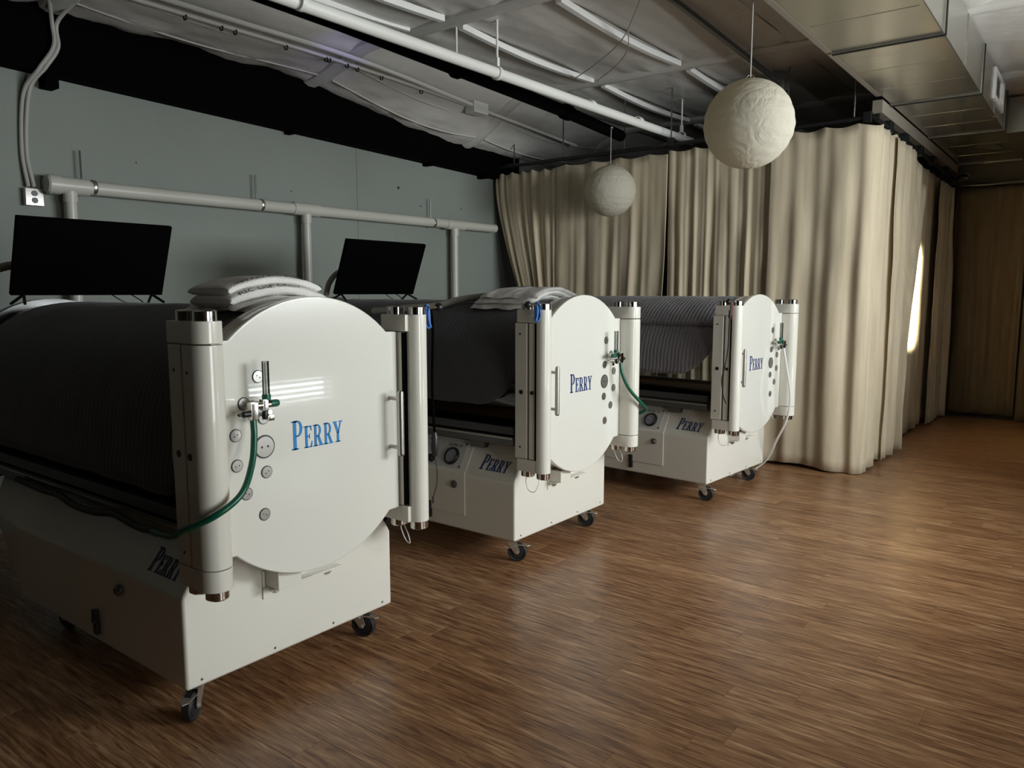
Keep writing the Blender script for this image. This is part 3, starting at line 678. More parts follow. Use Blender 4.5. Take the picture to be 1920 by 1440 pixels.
# ================================================================== HYPERBARIC CHAMBERS
ZC, RT = 0.945, 0.44                                     # tube axis height, outer radius
def slope(x, t, off=0.0):                                # instrument slope on the near (-y) flank
    return (x, -0.465+0.504*t-0.864*off, 0.45+0.864*t+0.504*off)
def plug_mesh():
    mb = MB(); mb.lathe([(0.0215, 0), (0.0215, 0.002), (0.019, 0.002), (0.0188, 0.004), (0.0, 0.0042)], (0, 0, 0), (1, 0, 0), 24)
    for i in range(len(mb.m)): mb.m[i] = 1 if i < 48 else 0
    mb.cur = 1
    for k in (-0.006, 0.006): mb.cyl((0.004, k, -k*0.3), (0.0048, k, -k*0.3), 0.0022, n=8)
    return mb
def caster(parent, x, y, az):
    c, s = math.cos(az), math.sin(az)
    P = lambda a, b, z: (x+c*a-s*b, y+s*a+c*b, z)
    f = MB()
    f.obox(P(0, 0, 0.126), (0.038*c, 0.038*s, 0), (-0.038*s, 0.038*c, 0), (0, 0, 0.004))
    f.cyl(P(0, 0, 0.112), P(0, 0, 0.123), 0.026, n=16)
    for k in (-1, 1):
        poly = [(-0.028, 0.114), (0.028, 0.114), (0.045, 0.058), (0.036, 0.043), (0.018, 0.045)]
        f.prism(poly, lambda u, v, h, k=k: P(u, k*0.022+h*k, v), 0.0, 0.003)
    f.obox(P(0, 0, 0.114), (0.028*c, 0.028*s, 0), (-0.025*s, 0.025*c, 0), (0, 0, 0.002))
    f.cyl(P(0.028, -0.030, 0.052), P(0.028, 0.030, 0.052), 0.007, n=10)
    fo = f.build('caster', ZINC, parent)
    wm = MB(); ax = Vector((-s, c, 0))
    wm.lathe([(0.012, -0.015), (0.034, -0.015), (0.036, -0.012), (0.046, -0.016), (0.0515, -0.011), (0.0515, 0.011), (0.046, 0.016), (0.036, 0.012), (0.034, 0.015), (0.012, 0.015)], P(0.028, 0, 0.0515), ax, 28)
    wm.build('wheel', BLACKR, fo, smooth=True)
    b = MB(); b.prism([(0.03, -0.026), (0.085, -0.014), (0.098, 0.0), (0.085, 0.014), (0.03, 0.026), (0.02, 0.0)], lambda u, v, h: P(u, v, 0.094-0.12*(u-0.03)+h), 0.0, 0.003)
    b.tube([P(0.02, -0.029, 0.09), P(-0.02, -0.031, 0.078), P(-0.035, -0.031, 0.085)], 0.004, 6)
    b.build('brake_pedal', ZINC, fo)

def chamber(loc, rz, hs, label, logo, text_off, instruments=True, azs=(0.3, 2.9, 0.6, 3.3)):
    """hs: side (sign of y) that carries the hinge; latch and handle are opposite"""
    ls = -hs
    T = thing('hyperbaric_chamber', label, 'medical chamber', loc, rz, 'hyperbaric chambers')
    # ---- cabinet
    sec = [(-0.465, 0.13), (-0.465, 0.45), (-0.36, 0.63), (0.36, 0.63), (0.465, 0.45), (0.465, 0.13)]
    mb = MB(); n = len(sec)
    rear = [-1.42, -1.70, -1.78, -1.78, -1.70, -1.42]
    vs = [(0.0, a, b) for a, b in sec]+[(rx, a*0.93, b) for (a, b), rx in zip(sec, rear)]
    mid = [(-1.30, a, b) for a, b in sec]
    vs = vs[:n]+mid+vs[n:]
    fs = [tuple(range(n)), tuple(range(2*n, 3*n))[::-1]]+[(k*n+i, k*n+(i+1)%n, (k+1)*n+(i+1)%n, (k+1)*n+i) for k in (0, 1) for i in range(n)]
    mb.add(vs, fs); cab = mb.build('cabinet', ENAMEL, T, bevel=0.012, seg=3)
    # access door on the near flank, folded over the slope
    pan = cab
    if instruments:
        px0, px1 = -0.98, -0.345
        mb = MB(); e = 0.006
        prof = [(0.215, 0), (0.45, 0), (None, 0.195)]
        def flank(x, k, off):
            if k == 0: return (x, -0.465-off, 0.215)
            if k == 1: return (x, -0.465-off*0.9, 0.45+off*0.25)
            return slope(x, 0.195, off)
        vs = []
        for x in (px0, px1):
            for off in (-0.002, e):
                for k in range(3): vs.append(flank(x, k, off))
        mb.add(vs, [(3, 4, 10, 9), (4, 5, 11, 10), (0, 3, 9, 6), (2, 8, 11, 5), (0, 1, 4, 3), (1, 2, 5, 4), (6, 9, 10, 7), (7, 10, 11, 8), (0, 6, 7, 1), (1, 7, 8, 2)])
        pan = mb.build('access_panel', ENAMEL, T, bevel=0.0025)
    MB().lathe([(0.0, 0.016), (0.012, 0.016), (0.016, 0.012), (0.021, 0.008), (0.021, 0.0), (0, 0)], (-0.42, -0.471, 0.385), (0, -1, 0), 20).build('lock_knob', DARKSTEEL, pan, smooth=True)
    for hx in ((-0.612, -0.90) if instruments else (-0.615,)):
        MB().box(hx-0.014, hx+0.014, -0.480, -0.464, 0.165, 0.213).box(hx-0.014, hx+0.014, -0.484, -0.468, 0.218, 0.262).cyl((hx-0.014, -0.481, 0.2155), (hx+0.014, -0.481, 0.2155), 0.006, n=8).build('hinge', BLACKP, pan, bevel=0.002)
    if instruments:
        # instrument plate
        mb = MB()
        mb.prism([(-0.93, 0.022), (-0.385, 0.022), (-0.385, 0.180), (-0.93, 0.180)], lambda u, v, h: slope(u, v, h), 0.0055, 0.0085)
        ip = mb.build('instrument_plate', PANELW, T, bevel=0.001)
        sn = Vector((0, -0.864, 0.504))
        for gx in (-0.475, -0.74):
            g = MB(); o = slope(gx, 0.088, 0.008)
            g.lathe([(0.0, 0.006), (0.041, 0.006), (0.041, 0.014), (0.047, 0.014), (0.052, 0.006), (0.052, 0.0), (0, 0)], o, sn, 32); 
            k = len(g.m); g.m = [1]*32+[0]*(k-32)
            g.cur = 2
            for a in range(-130, 131, 26):
                ca, sa = math.sin(R(a)), math.cos(R(a))
                A = Vector(slope(gx+0.030*ca, 0.088+0.030*sa, 0.0145)); B = Vector(slope(gx+0.037*ca, 0.088+0.037*sa, 0.0145)); g.tube([A, B], 0.0012, 4)
            g.tube([slope(gx, 0.088, 0.0148), slope(gx-0.02, 0.088+0.018, 0.0148)], 0.0013, 4)
            g.build('pressure_gauge', [BLACKP, DIAL, WHITE], ip, smooth=True)
        MB().lathe([(0, 0.028), (0.018, 0.028), (0.022, 0.020), (0.022, 0.0), (0, 0)], slope(-0.612, 0.055, 0.008), sn, 20).build('control_knob', BLACKP, ip, smooth=True)
        MB().lathe([(0, 0.03), (0.006, 0.03), (0.006, 0.006), (0.011, 0.006), (0.011, 0.0), (0, 0)], slope(-0.625, 0.130, 0.008), sn, 12).build('toggle_switch', BLACKP, ip, smooth=True)
        for a, b in ((-0.395, 0.168), (-0.395, 0.034), (-0.665, 0.168)):
            MB().lathe([(0, 0.004), (0.005, 0.003), (0.006, 0.0), (0, 0)], slope(a, b, 0.008), sn, 10).build('screw', BLACKP, ip)
        v_, f_ = text_mesh('SIGMA 34', 0.026)
        MB().add([slope(-0.525+vx*0.95, 0.146+vy, 0.0092) for vx, vy, vz in v_], f_).build('lettering', INK, ip, fix=False)
        v_, f_ = text_mesh('OXYGEN FLOW', 0.008)
        MB().add([slope(-0.60+vx, 0.100+vy, 0.0092) for vx, vy, vz in v_], f_).build('lettering', INK, ip, fix=False) if False else None
    mb = MB(); perry(mb, lambda u, v, h: slope(-0.262+u, 0.045+v, 0.001+h), 0.19, 0.088, slant=0.22); mb.build('lettering', LOGON, cab)
    # front bracket
    mb = MB(); mb.box(0.0, 0.006, -0.165, 0.158, 0.355, 0.46).box(0.0, 0.055, -0.165, 0.158, 0.395, 0.402)
    br = mb.build('door_rest_bracket', ENAMEL, T, bevel=0.002)
    MB().box(0.006, 0.085, -0.155, -0.055, 0.402, 0.470).build('rest_block', ENAMEL, br, bevel=0.004)
    for yy in (-0.112, 0.122): MB().lathe([(0, 0.014), (0.010, 0.014), (0.013, 0.004), (0.016, 0.004), (0.016, 0), (0, 0)], (0.006, yy, 0.380), (1, 0, 0), 12).build('bolt', BRUSH, br, smooth=True)
    for yy in (-0.41, -0.12, 0.15, 0.41): MB().lathe([(0, 0.003), (0.004, 0.002), (0.005, 0.0), (0, 0)], (0.0, yy, 0.155), (1, 0, 0), 10).build('screw', DARKSTEEL, cab)
    # ---- tube
    MB().lathe([(RT, -1.98), (RT, -0.02), (RT-0.022, -0.02), (RT-0.022, -1.98)], (0, 0, ZC), (1, 0, 0), 64, True).build('acrylic_tube', ACRYL, T, smooth=True)
    MB().lathe([(0.455, 0.012), (0.480, 0.016), (0.480, 0.040), (0.473, 0.043), (0.473, 0.050), (0.480, 0.053), (0.480, 0.088), (0.415, 0.088), (0.415, 0.012)], (0, 0, ZC), (1, 0, 0), 72, True).build('front_flange', ENAMEL, T, smooth=True)
    MB().lathe([(0.468, 0.088), (0.468, 0.099), (0.42, 0.099), (0.42, 0.088)], (0, 0, ZC), (1, 0, 0), 60, True).build('door_seal', BLACKR, T, smooth=True)
    rf = MB().lathe([(0.472, -2.04), (0.472, -1.98), (0.425, -1.98), (0.425, -2.04)], (0, 0, ZC), (1, 0, 0), 64, True).build('rear_flange', DARKSTEEL, T, smooth=True)
    MB().lathe([(0, -2.30), (0.12, -2.295), (0.25, -2.26), (0.36, -2.20), (0.43, -2.11), (0.455, -2.04), (0.0, -2.04)], (0, 0, ZC), (1, 0, 0), 56).build('rear_cap', ENAMEL, T, smooth=True)
    # bed inside, rails outside
    bd = MB(); bd.box(-1.95, -0.06, -0.31, 0.31, 0.655, 0.675).box(-1.95, -0.06, -0.33, -0.30, 0.655, 0.715).box(-1.95, -0.06, 0.30, 0.33, 0.655, 0.715)
    bed = bd.build('bed_tray', ALU, T, bevel=0.003)
    MB().box(-1.93, -0.08, -0.29, 0.29, 0.675, 0.745).build('mattress', MATTRESS, bed, bevel=0.02, seg=3)
    for k in (-1, 1):
        rl = MB().box(-1.97, -0.03, k*0.425-0.012, k*0.425+0.012, 0.700, 0.742).build('side_rail', ALU, T, bevel=0.003)
        MB().box(-1.97, -0.03, k*0.410-0.03, k*0.410+0.03, 0.640, 0.690).build('rail_shelf', DARKSTEEL, rl, bevel=0.004)
        MB().box(-1.97, -0.03, k*0.444-0.002, k*0.444+0.002, 0.676, 0.686).build('rail_edge', BRUSH, rl)
        for xx in (-1.75, -0.30): MB().box(xx-0.05, xx+0.05, k*0.39-0.02, k*0.39+0.02, 0.60, 0.655).build('saddle_block', DARKSTEEL, rl)
    # ---- door
    hw, hz = 0.400, 0.353; pts = []
    Rd = 0.491; a0 = math.acos(0.34/Rd)
    for i in range(41): a = math.pi-a0 + 0; break
    top = [(0.34, ZC+hz)]+[(Rd*math.cos(a0+(math.pi-2*a0)*i/40), ZC+Rd*math.sin(a0+(math.pi-2*a0)*i/40)) for i in range(41)]+[(-0.34, ZC+hz)]
    hp_, hn_ = (hw-0.006, hw) if ls > 0 else (hw, hw-0.006)
    poly = [(hp_, ZC-hz), (hp_, ZC+hz)]+top[1:-1]+[(-hn_, ZC+hz), (-hn_, ZC-hz)]
    poly += [(-Rd*math.cos(a0+(math.pi-2*a0)*i/40), ZC-Rd*math.sin(a0+(math.pi-2*a0)*i/40)) for i in range(41)]
    mb = MB(); mb.prism(poly, lambda u, v, h: (h, u, v), 0.101, 0.130)
    door = mb.build('door', DOORW, T, bevel=0.005, seg=3)
    # ports: listed for the hinge-at-near version, mirrored with hs
    ports = [(-0.237, 1.175), (-0.294, 1.091), (-0.328, 0.991), (-0.327, 0.891), (-0.217, 0.851), (-0.295, 0.792), (-0.231, 0.708), (-0.222, 1.035)]
    pm_ = None; ang = random.Random(int(abs(loc[1])*100))
    for (yy, zz) in ports:
        L = (0.130, -hs*yy, zz); A = (ang.uniform(-1, 1), 0, 0)
        if pm_ is None: pm_ = plug_mesh().build('port_plug', [BRUSH, INK], door, smooth=True); pm_.location = L; pm_.rotation_euler = A
        else: copy_part(pm_, door, L, A)
    copy_part(pm_, door, (0.130, -hs*-0.222, 0.938), (0.3, 0, 0), (1.0, 1.85, 1.85))
    hb = MB(); hy = ls*0.352
    hb.cyl((0.19, hy, 0.825), (0.19, hy, 1.062), 0.0125, n=16)
    for z in (0.848, 1.04): hb.cyl((0.128, hy, z), (0.19, hy, z), 0.0085, n=12)
    for z in (0.825, 1.062): hb.lathe([(0.0125, 0), (0.010, 0.008), (0, 0.012)], (0.19, hy, z), (0, 0, 1 if z > 1 else -1), 14)
    hb.build('handle', BRUSH, door, smooth=True)
    mb = MB(); perry(mb, lambda u, v, h: (0.1302+h, -0.112+text_off+u, 0.906+v), 0.224, 0.102); mb.build('lettering', logo, door)
    # ---- hinge side: column, double links, post
    def cap(x, y_, z, up, par): MB().lathe([(0, 0.032), (0.032, 0.032), (0.036, 0.028), (0.036, 0.0), (0, 0)], (x, y_, z), (0, 0, up), 24).build('pivot_cap', CHROME, par, smooth=True)
    cy = 0.447
    def dpost(x0, xc, z0, z1, name, side, bev=0.003, r=0.05, cy=cy):
        # flat flanks, rounded nose toward +x
        pl = [(x0, -r), (xc, -r)]+[(xc+r*math.sin(a), -r*math.cos(a)) for a in [math.pi*i/14 for i in range(1, 14)]]+[(xc, r), (x0, r)]
        m2 = MB(); m2.prism(pl, lambda u, v, h: (u, side*cy+v, h), z0, z1); return m2.build(name, ENAMEL, T, bevel=bev)
    MB().box(0.050, 0.124, hs*cy-0.05, hs*cy+0.05, 0.600, 1.294).build('hinge_column', ENAMEL, T, bevel=0.004)
    hp = dpost(0.130, 0.180, 0.600, 1.293, 'hinge_post', hs)
    for zz, dz, up in ((1.297, 0.068, 1), (0.529, 0.068, -1)):
        lk = dpost(0.048, 0.180, zz, zz+dz, 'hinge_link', hs)
        for x in (0.088, 0.182): cap(x, hs*cy, zz+dz if up > 0 else zz, up, lk)
    # ---- latch side
    lc = MB().box(0.026, 0.100, ls*cy-0.05, ls*cy+0.05, 0.600, 1.296).build('latch_column', ENAMEL, T, bevel=0.004)
    lb = MB().box(0.112, 0.152, ls*cy-0.048, ls*cy+0.048, 0.600, 1.296).build('latch_bar', ENAMEL, T, bevel=0.004)
    lp = dpost(0.160, 0.176, 0.532, 1.364, 'latch_post', ls, r=0.040, cy=0.458)
    y0_, y1_ = sorted((ls*0.398, ls*0.500))
    MB().box(0.1525, 0.1585, y0_, y1_, 0.602, 1.294).build('gap_shade_strip', BLACKM, lb)  # black strip painting in the shade of the gap beside the post
    for zz, up in ((1.298, 1), (0.532, -1)):
        b2 = MB().box(0.036, 0.174, ls*cy-0.048, ls*cy+0.048, zz, zz+0.066).build('latch_block', ENAMEL, T, bevel=0.004)
        cap(0.074, ls*cy, zz+0.066 if up > 0 else zz, up, b2); cap(0.178, ls*0.456, zz+0.066 if up > 0 else zz, up, lp)
    for par, x, zz, r in ((lc, 0.066, 0.945, 0.0115), (lb, 0.134, 0.945, 0.010), (lc, 0.06, 1.24, 0.005), (lc, 0.06, 0.66, 0.005)):
        MB().cyl((x, ls*(cy+0.047), zz), (x, ls*(cy+0.0525), zz), r, n=14).build('bolt_hole', BLACKP, par)
    for x, zz, r in ((0.087, 0.955, 0.0115), (0.150, 0.952, 0.0115), (0.082, 1.215, 0.005), (0.155, 1.21, 0.005), (0.09, 0.64, 0.005)):
        MB().cyl((x, hs*(cy+0.047), zz), (x, hs*(cy+0.0515), zz), r, n=14).build('bolt_hole', BLACKP, hp)
    lv = MB().cyl((0.180, ls*(cy+0.03), 1.388), (0.176, ls*(cy+0.135), 1.390), 0.0055, n=10).build('latch_lever', CHROME, T, smooth=True)
    MB().lathe([(0, -0.018), (0.009, -0.0155), (0.0155, -0.009), (0.018, 0), (0.0155, 0.009), (0.009, 0.0155), (0, 0.018)], (0.176, ls*(cy+0.142), 1.390), (0, 1, 0), 16).build('ball_knob', BLACKP, lv, smooth=True)
    # ---- flowmeter
    k = -hs; X = 0.19
    fb = MB()
    fb.cyl((0.13, k*-0.255, 1.088), (X, k*-0.255, 1.088), 0.012, n=12)
    fb.cyl((X, k*-0.305, 1.088), (X, k*-0.235, 1.088), 0.011, n=12).box(X-0.012, X+0.012, k*-0.258-0.010, k*-0.258+0.010, 1.070, 1.108)
    fb.box(X-0.013, X+0.013, k*-0.300-0.013, k*-0.300+0.013, 1.045, 1.10)
    fb.cyl((X, k*-0.235, 1.062), (0.13, k*-0.235, 1.05), 0.009, n=10).box(X-0.02, X-0.004, k*-0.228-0.012, k*-0.228+0.012, 1.032, 1.050)
    fm = fb.build('oxygen_flowmeter', CHROME, T, bevel=0.002)
    MB().lathe([(0.0115, 0), (0.0115, 0.118), (0.0085, 0.118), (0.0085, 0.0)], (X, k*-0.248, 1.112), (0, 0, 1), 18, True).build('flow_tube', CLEARP, fm, smooth=True)
    MB().cyl((X, k*-0.248, 1.112), (X, k*-0.248, 1.225), 0.003, n=8).build('float_rod', BRUSH, fm)
    MB().cyl((X, k*-0.248, 1.104), (X, k*-0.248, 1.122), 0.0145, n=16).build('collar', GREENP, fm, smooth=True)
    MB().lathe([(0, 0.034), (0.010, 0.032), (0.0125, 0.025), (0.0125, 0), (0, 0)], (X, k*-0.236, 1.090), (0, k, 0), 16).build('flow_knob', GREENP, fm, smooth=True)
    MB().lathe([(0, 0.045), (0.005, 0.04), (0.005, 0.03), (0.0105, 0.024), (0.0105, 0), (0, 0)], (X, k*-0.312, 1.066), (0, -k, 0), 14).build('shutoff_valve', BLACKP, fm, smooth=True)
    MB().lathe([(0, 0.03), (0.008, 0.028), (0.0115, 0.014), (0.008, 0.002), (0, 0)], (X, k*-0.256, 1.040), (0, 0, 1), 14).build('relief_valve', BLACKP, fm, smooth=True)
    # ---- casters
    for (x, y_), az in zip(((-0.065, -0.40), (-0.10, 0.36), (-1.18, -0.36), (-1.18, 0.36)), azs): caster(T, x, y_, az)
    return T

C1 = ((-2.32, 1.722, 0), 0.0); C2 = ((-2.39, 3.61, 0), 0.0); C3 = ((-2.045, 5.385, 0), R(-4.0))
chamber(*C1, -1, 'largest white hyperbaric chamber in front, its door hinged on the near side', LOGOB, 0.0, False, azs=(-0.95, 0.4, 0.2, 0.1))
chamber(*C2, 1, 'middle white hyperbaric chamber with a steel handle on the near door edge', LOGON, -0.028, azs=(0.5, 0.4, 0.2, 0.1))
chamber(*C3, 1, 'smallest-looking white hyperbaric chamber, closest to the beige curtains', LOGON, -0.028, azs=(0.2, 0.3, 0.2, 0.1))
def M(C): return Matrix.Translation(Vector(C[0])) @ Matrix.Rotation(C[1], 4, 'Z')

# ------------------------------------------------------------------ blankets over the tubes
def blanket(C, label, m, x0, x1, zn, zf, rc, Rb=0.452, seed=0, flap=None, skew=0.0):
    t = thing('blanket', label, 'blanket', C[0], C[1], 'blankets over the tubes'); t.location.z = ZC
    q = Rb*math.pi/2
    arc_of = lambda z: q+(ZC-z) if z < ZC else Rb*math.acos((z-ZC)/Rb)
    def surf(s, x, off=0.0):
        Rr = Rb+off; sg = 1 if s >= 0 else -1; a = abs(s)
        if a <= q: y_, z = Rr*math.sin(a/Rb), Rr*math.cos(a/Rb)
        else: y_, z = Rr+0.015*smooth01((a-q)/0.1), -(a-q)
        return y_*sg, z
    def sheet(x0, x1, zn, zf, rc, off, sd):
        Sn, Sf = arc_of(zn), arc_of(zf)
        def fn(u, v):
            ue = 1-(1-u)**1.7; x = x0+(x1-x0)*ue; xk = (1-ue)*skew
            d1 = max(0.0, x-(x1-rc))
            sn = Sn-(rc-math.sqrt(max(0.0, rc*rc-d1*d1)))
            sn += 0.008*nz(x*5+sd, 1.1)
            s = -sn+(sn+Sf)*v
            y_, z = surf(s, x, off+0.004*nz(x*6+sd, s*6)+0.003*nz(x*15, s*9+sd)*(1 if abs(s) > q*0.8 else 0.4))
            return (x+xk*max(-1.0, min(0.3, s)), y_, z)
        return MB().grid(fn, 70, 44), fn
    mb, fn = sheet(x0, x1, zn, zf, rc, 0.0, seed)
    o = mb.build('blanket_cover', m, t, smooth=True, fix=False)
    md = o.modifiers.new('thickness', 'SOLIDIFY'); md.thickness = 0.007; md.offset = 1
    MB().tube([fn(i/60, 0.0) for i in range(61)], 0.006, 6).build('blanket_binding', m, t, smooth=True)
    if flap:
        mb, f2 = sheet(x0, x1+0.0, flap, zf, 0.01, 0.016, seed+3)
        o = mb.build('blanket_fold', m, t, smooth=True, fix=False)
        md = o.modifiers.new('thickness', 'SOLIDIFY'); md.thickness = 0.008; md.offset = 1
        MB().tube([f2(i/60, 0.0) for i in range(61)], 0.006, 6).build('fold_hem', m, t, smooth=True)
    return t
blanket(C1, 'charcoal blanket over the front chamber, in deep shade', QUILT, -1.70, 0.008, 0.80, 0.85, 0.05, seed=1, skew=0.42)
blanket(C2, 'charcoal quilted blanket over the middle chamber with rounded corner', QUILT, -1.75, 0.006, 0.857, 0.86, 0.26, seed=5)
blanket(C3, 'grey-violet ribbed quilt folded double over the far chamber', QUILT2, -1.80, 0.004, 0.885, 1.15, 0.30, seed=9, flap=1.215)

# ------------------------------------------------------------------ towels draped on the tube tops
def towel(C, label, layers, R0, name_parts, text=None, tagpatch=False, seed=0, roll=None):
    t = thing('folded_towel', label, 'towel', C[0], C[1], 'folded towels on the chambers'); t.location.z = ZC
    def pt(x, s, r): return (x, r*math.sin(s/R0), r*math.cos(s/R0))
    r = R0
    for k, (xa, xb, sa, sb, th) in enumerate(layers):
        N1, N2 = 26, 26
        def fn(u, v, top, r=r, k=k):
            x = xa+(xb-xa)*u; s = sa+(sb-sa)*v
            e = (max(0.0, 1-abs(2*u-1)**9)*max(0.0, 1-abs(2*v-1)**9))**0.5
            wv = 0.007*nz(x*9+seed, s*9, k)+0.004*nz(x*22, s*20+seed, k+4)
            mid = r+th/2+wv*1.0
            return pt(x+0.010*nz(s*14, k+seed), s+0.012*nz(x*11, k*3+seed), mid+(0.5*th*e if top else -0.5*th*e))
        vs = [fn(i/N1, j/N2, True) for j in range(N2+1) for i in range(N1+1)]+[fn(i/N1, j/N2, False) for j in range(N2+1) for i in range(N1+1)]
        W_ = N1+1; o_ = W_*(N2+1); fs = []
        for j in range(N2):
            for i in range(N1):
                a = j*W_+i; fs += [(a, a+1, a+W_+1, a+W_), (o_+a, o_+a+W_, o_+a+W_+1, o_+a+1)]
        mb = MB(); mb.add(vs, fs)
        me = mb.build(name_parts, TOWEL, t, smooth=False, fix=False)
        me.data.polygons.foreach_set('use_smooth', [True]*len(me.data.polygons))
        r += th*0.86
    for kr, (xc, hx, ht, sa, sb, texts) in enumerate(roll or []):
        rc = r+ht; N1, N2 = 64, 60; vs = []
        def rp_(phi, s_, off=0.0, xc=xc, hx=hx, ht=ht, sa=sa, sb=sb, rc=rc, seed=seed+kr*3.7):
            e = max(0.0, 1-abs(2*(s_-sa)/(sb-sa)-1)**30)**0.5
            wv = 1+0.22*nz(s_*11, math.sin(phi)*1.5+seed, math.cos(phi))+0.10*nz(s_*26, phi*2.2, seed)
            c_, n_ = math.cos(phi), math.sin(phi)
            sg = lambda q: (1 if q >= 0 else -1)*abs(q)**0.55
            return pt(xc+(hx+off)*sg(c_)+0.012*nz(s_*9, 3.3, seed), s_, rc+(ht*e*wv+off)*sg(n_))
        for j in range(N2+1):
            for i in range(N1): vs.append(rp_(2*math.pi*i/N1, sa+(sb-sa)*j/N2))
        fs = [(j*N1+i, j*N1+(i+1)%N1, (j+1)*N1+(i+1)%N1, (j+1)*N1+i) for j in range(N2) for i in range(N1)]
        MB().add(vs, fs).build('towel_roll', TOWEL, t, smooth=True)
        for body, ph, s0, size in texts:
            v_, f_ = text_mesh(body, size)
            MB().add([rp_(ph+vy/0.060, s0+vx, 0.0055) for vx, vy, vz in v_], f_).build('printed_lettering', INK, t, fix=False)
        r = rc+ht*0.75
    if text:
        for body, x, s0, size in text:
            v_, f_ = text_mesh(body, size)
            k = len(layers)-1
            MB().add([pt(x-vy, s0+vx, r+0.009+0.007*nz((x-vy)*9+seed, (s0+vx)*9, k)) for vx, vy, vz in v_], f_).build('printed_lettering', INK, t, fix=False)
    if tagpatch:
        MB().grid(lambda u, v: pt(-0.27+0.035*u, -0.06+0.10*v, r+0.009), 2, 6).build('sewn_label', LOGON, t, fix=False)
    return t
towel(C1, 'folded white towels printed with dark capitals on the front chamber', [(-0.36, -0.02, -0.17, 0.19, 0.020), (-0.35, -0.022, -0.20, 0.18, 0.018)], 0.461, 'towel_fold', None, seed=2,
      roll=[(-0.165, 0.130, 0.021, -0.20, 0.18, [('RIC USE ONLY', 0.22, -0.165, 0.036)]), (-0.185, 0.130, 0.018, -0.185, 0.16, [('YPERBARIC HYPERBARIC', 0.35, -0.15, 0.032)])])
towel(C2, 'folded plain white towels with a small label on the middle chamber', [(-0.50, -0.10, -0.24, 0.16, 0.030), (-0.47, -0.06, -0.22, 0.20, 0.028), (-0.44, -0.035, -0.20, 0.22, 0.024)], 0.461, 'towel_fold', None, True, seed=6)

# ------------------------------------------------------------------ screens on the tubes
def tv(cy, label, bx=-3.93):
    t = thing('television', label, 'television', (bx, cy, 1.385), 0, 'flat screens over the chambers')
    hw = 0.355; b0 = Vector((0.0, 0, 0.05)); up = Vector((0.135, 0, 0.345)); n = Vector((up.z, 0, -up.x)).normalized()
    c = b0+up/2
    MB().obox(c-n*0.012, (0, hw, 0), up/2, n*0.012).build('bezel', BLACKM, t, bevel=0.003)
    MB().obox(c+n*0.001, (0, hw-0.008, 0), up*0.485, n*0.001).build('screen', SCREEN, t)
    MB().obox(c-n*0.034-up*0.12, (0, hw*0.7, 0), up*0.28, n*0.014).build('rear_housing', BLACKP, t, bevel=0.008)
    for k in (-1, 1):
        mb = MB(); a = Vector((-0.005, k*0.30, 0.055))
        mb.tube([a, (0.07, k*0.325, 0.014-0.09*0)], 0.007, 6).tube([a, (-0.09, k*0.325, 0.012)], 0.007, 6)
        mb.build('stand_leg', BLACKP, t, smooth=True)
    MB().tube(spline([(-0.03, 0.10, 0.06), (0.0, 0.13, 0.03), (0.01, 0.17, 0.012), (0.02, 0.24, 0.012), (-0.02, 0.2, 0.055)], 6), 0.003, 6).build('power_lead', BLACKP, t, smooth=True)
tv(1.755, 'black flat television propped over the front chamber')
tv(3.615, 'black flat television propped over the middle chamber')

# ------------------------------------------------------------------ hoses, straps and cords
def hose(name, pts, r, m, label, cat, group=None, n=10, rf=None, sub=8):
    o = MB().tube(spline(pts, sub), r, n, rf).build(name, m, smooth=True); tag(o, label, cat, group); return o
def W(C, p): return tuple(M(C) @ Vector(p))
hose('oxygen_hose', [W(C1, p) for p in ((0.19, -0.300, 1.045), (0.20, -0.306, 0.99), (0.225, -0.335, 0.91), (0.262, -0.40, 0.835), (0.255, -0.485, 0.785), (0.16, -0.53, 0.735), (0.05, -0.515, 0.69), (-0.12, -0.50, 0.672))]
     , 0.0105, GREENH, 'green oxygen hose curving round the front chamber hinge post', 'hose', 'green oxygen hoses')
hose('rubber_hose', [W(C1, p) for p in ((-0.10, -0.500, 0.676), (-0.22, -0.490, 0.664), (-0.40, -0.480, 0.672), (-0.55, -0.485, 0.655), (-0.72, -0.480, 0.650), (-0.88, -0.470, 0.662), (-1.05, -0.465, 0.655), (-1.3, -0.46, 0.66))]
     , 0.013, BLACKR, 'black hose sagging along the front chamber rail', 'hose')
hose('oxygen_hose', [W(C2, p) for p in ((0.19, 0.300, 1.045), (0.20, 0.305, 0.98), (0.225, 0.345, 0.89), (0.26, 0.43, 0.80), (0.255, 0.50, 0.755), (0.20, 0.525, 0.72), (0.10, 0.525, 0.68))]
     , 0.0105, GREENH, 'green oxygen hose sweeping across the middle chamber door', 'hose', 'green oxygen hoses')
hose('drain_hose', [W(C3, p) for p in ((0.19, 0.300, 1.045), (0.215, 0.31, 0.9), (0.24, 0.335, 0.7), (0.215, 0.36, 0.52), (0.12, 0.41, 0.33), (0.02, 0.49, 0.16), (-0.10, 0.46, 0.05), (-0.22, 0.36, 0.015))]
     , 0.008, WHITE, 'thin white hose trailing from the far chamber door to the floor', 'hose')
hose('corrugated_hose', [(-3.62, 3.30, 1.335), (-3.35, 3.33, 1.355), (-3.15, 3.38, 1.372), (-3.04, 3.45, 1.405), (-2.92, 3.51, 1.424), (-2.82, 3.56, 1.435), (-2.76, 3.60, 1.436)], 0.019, GREYHOSE,
     'beige corrugated hose lying on the middle chamber blanket', 'hose', n=12, rf=lambda i, N: 0.0185+0.0025*(i % 2), sub=18)
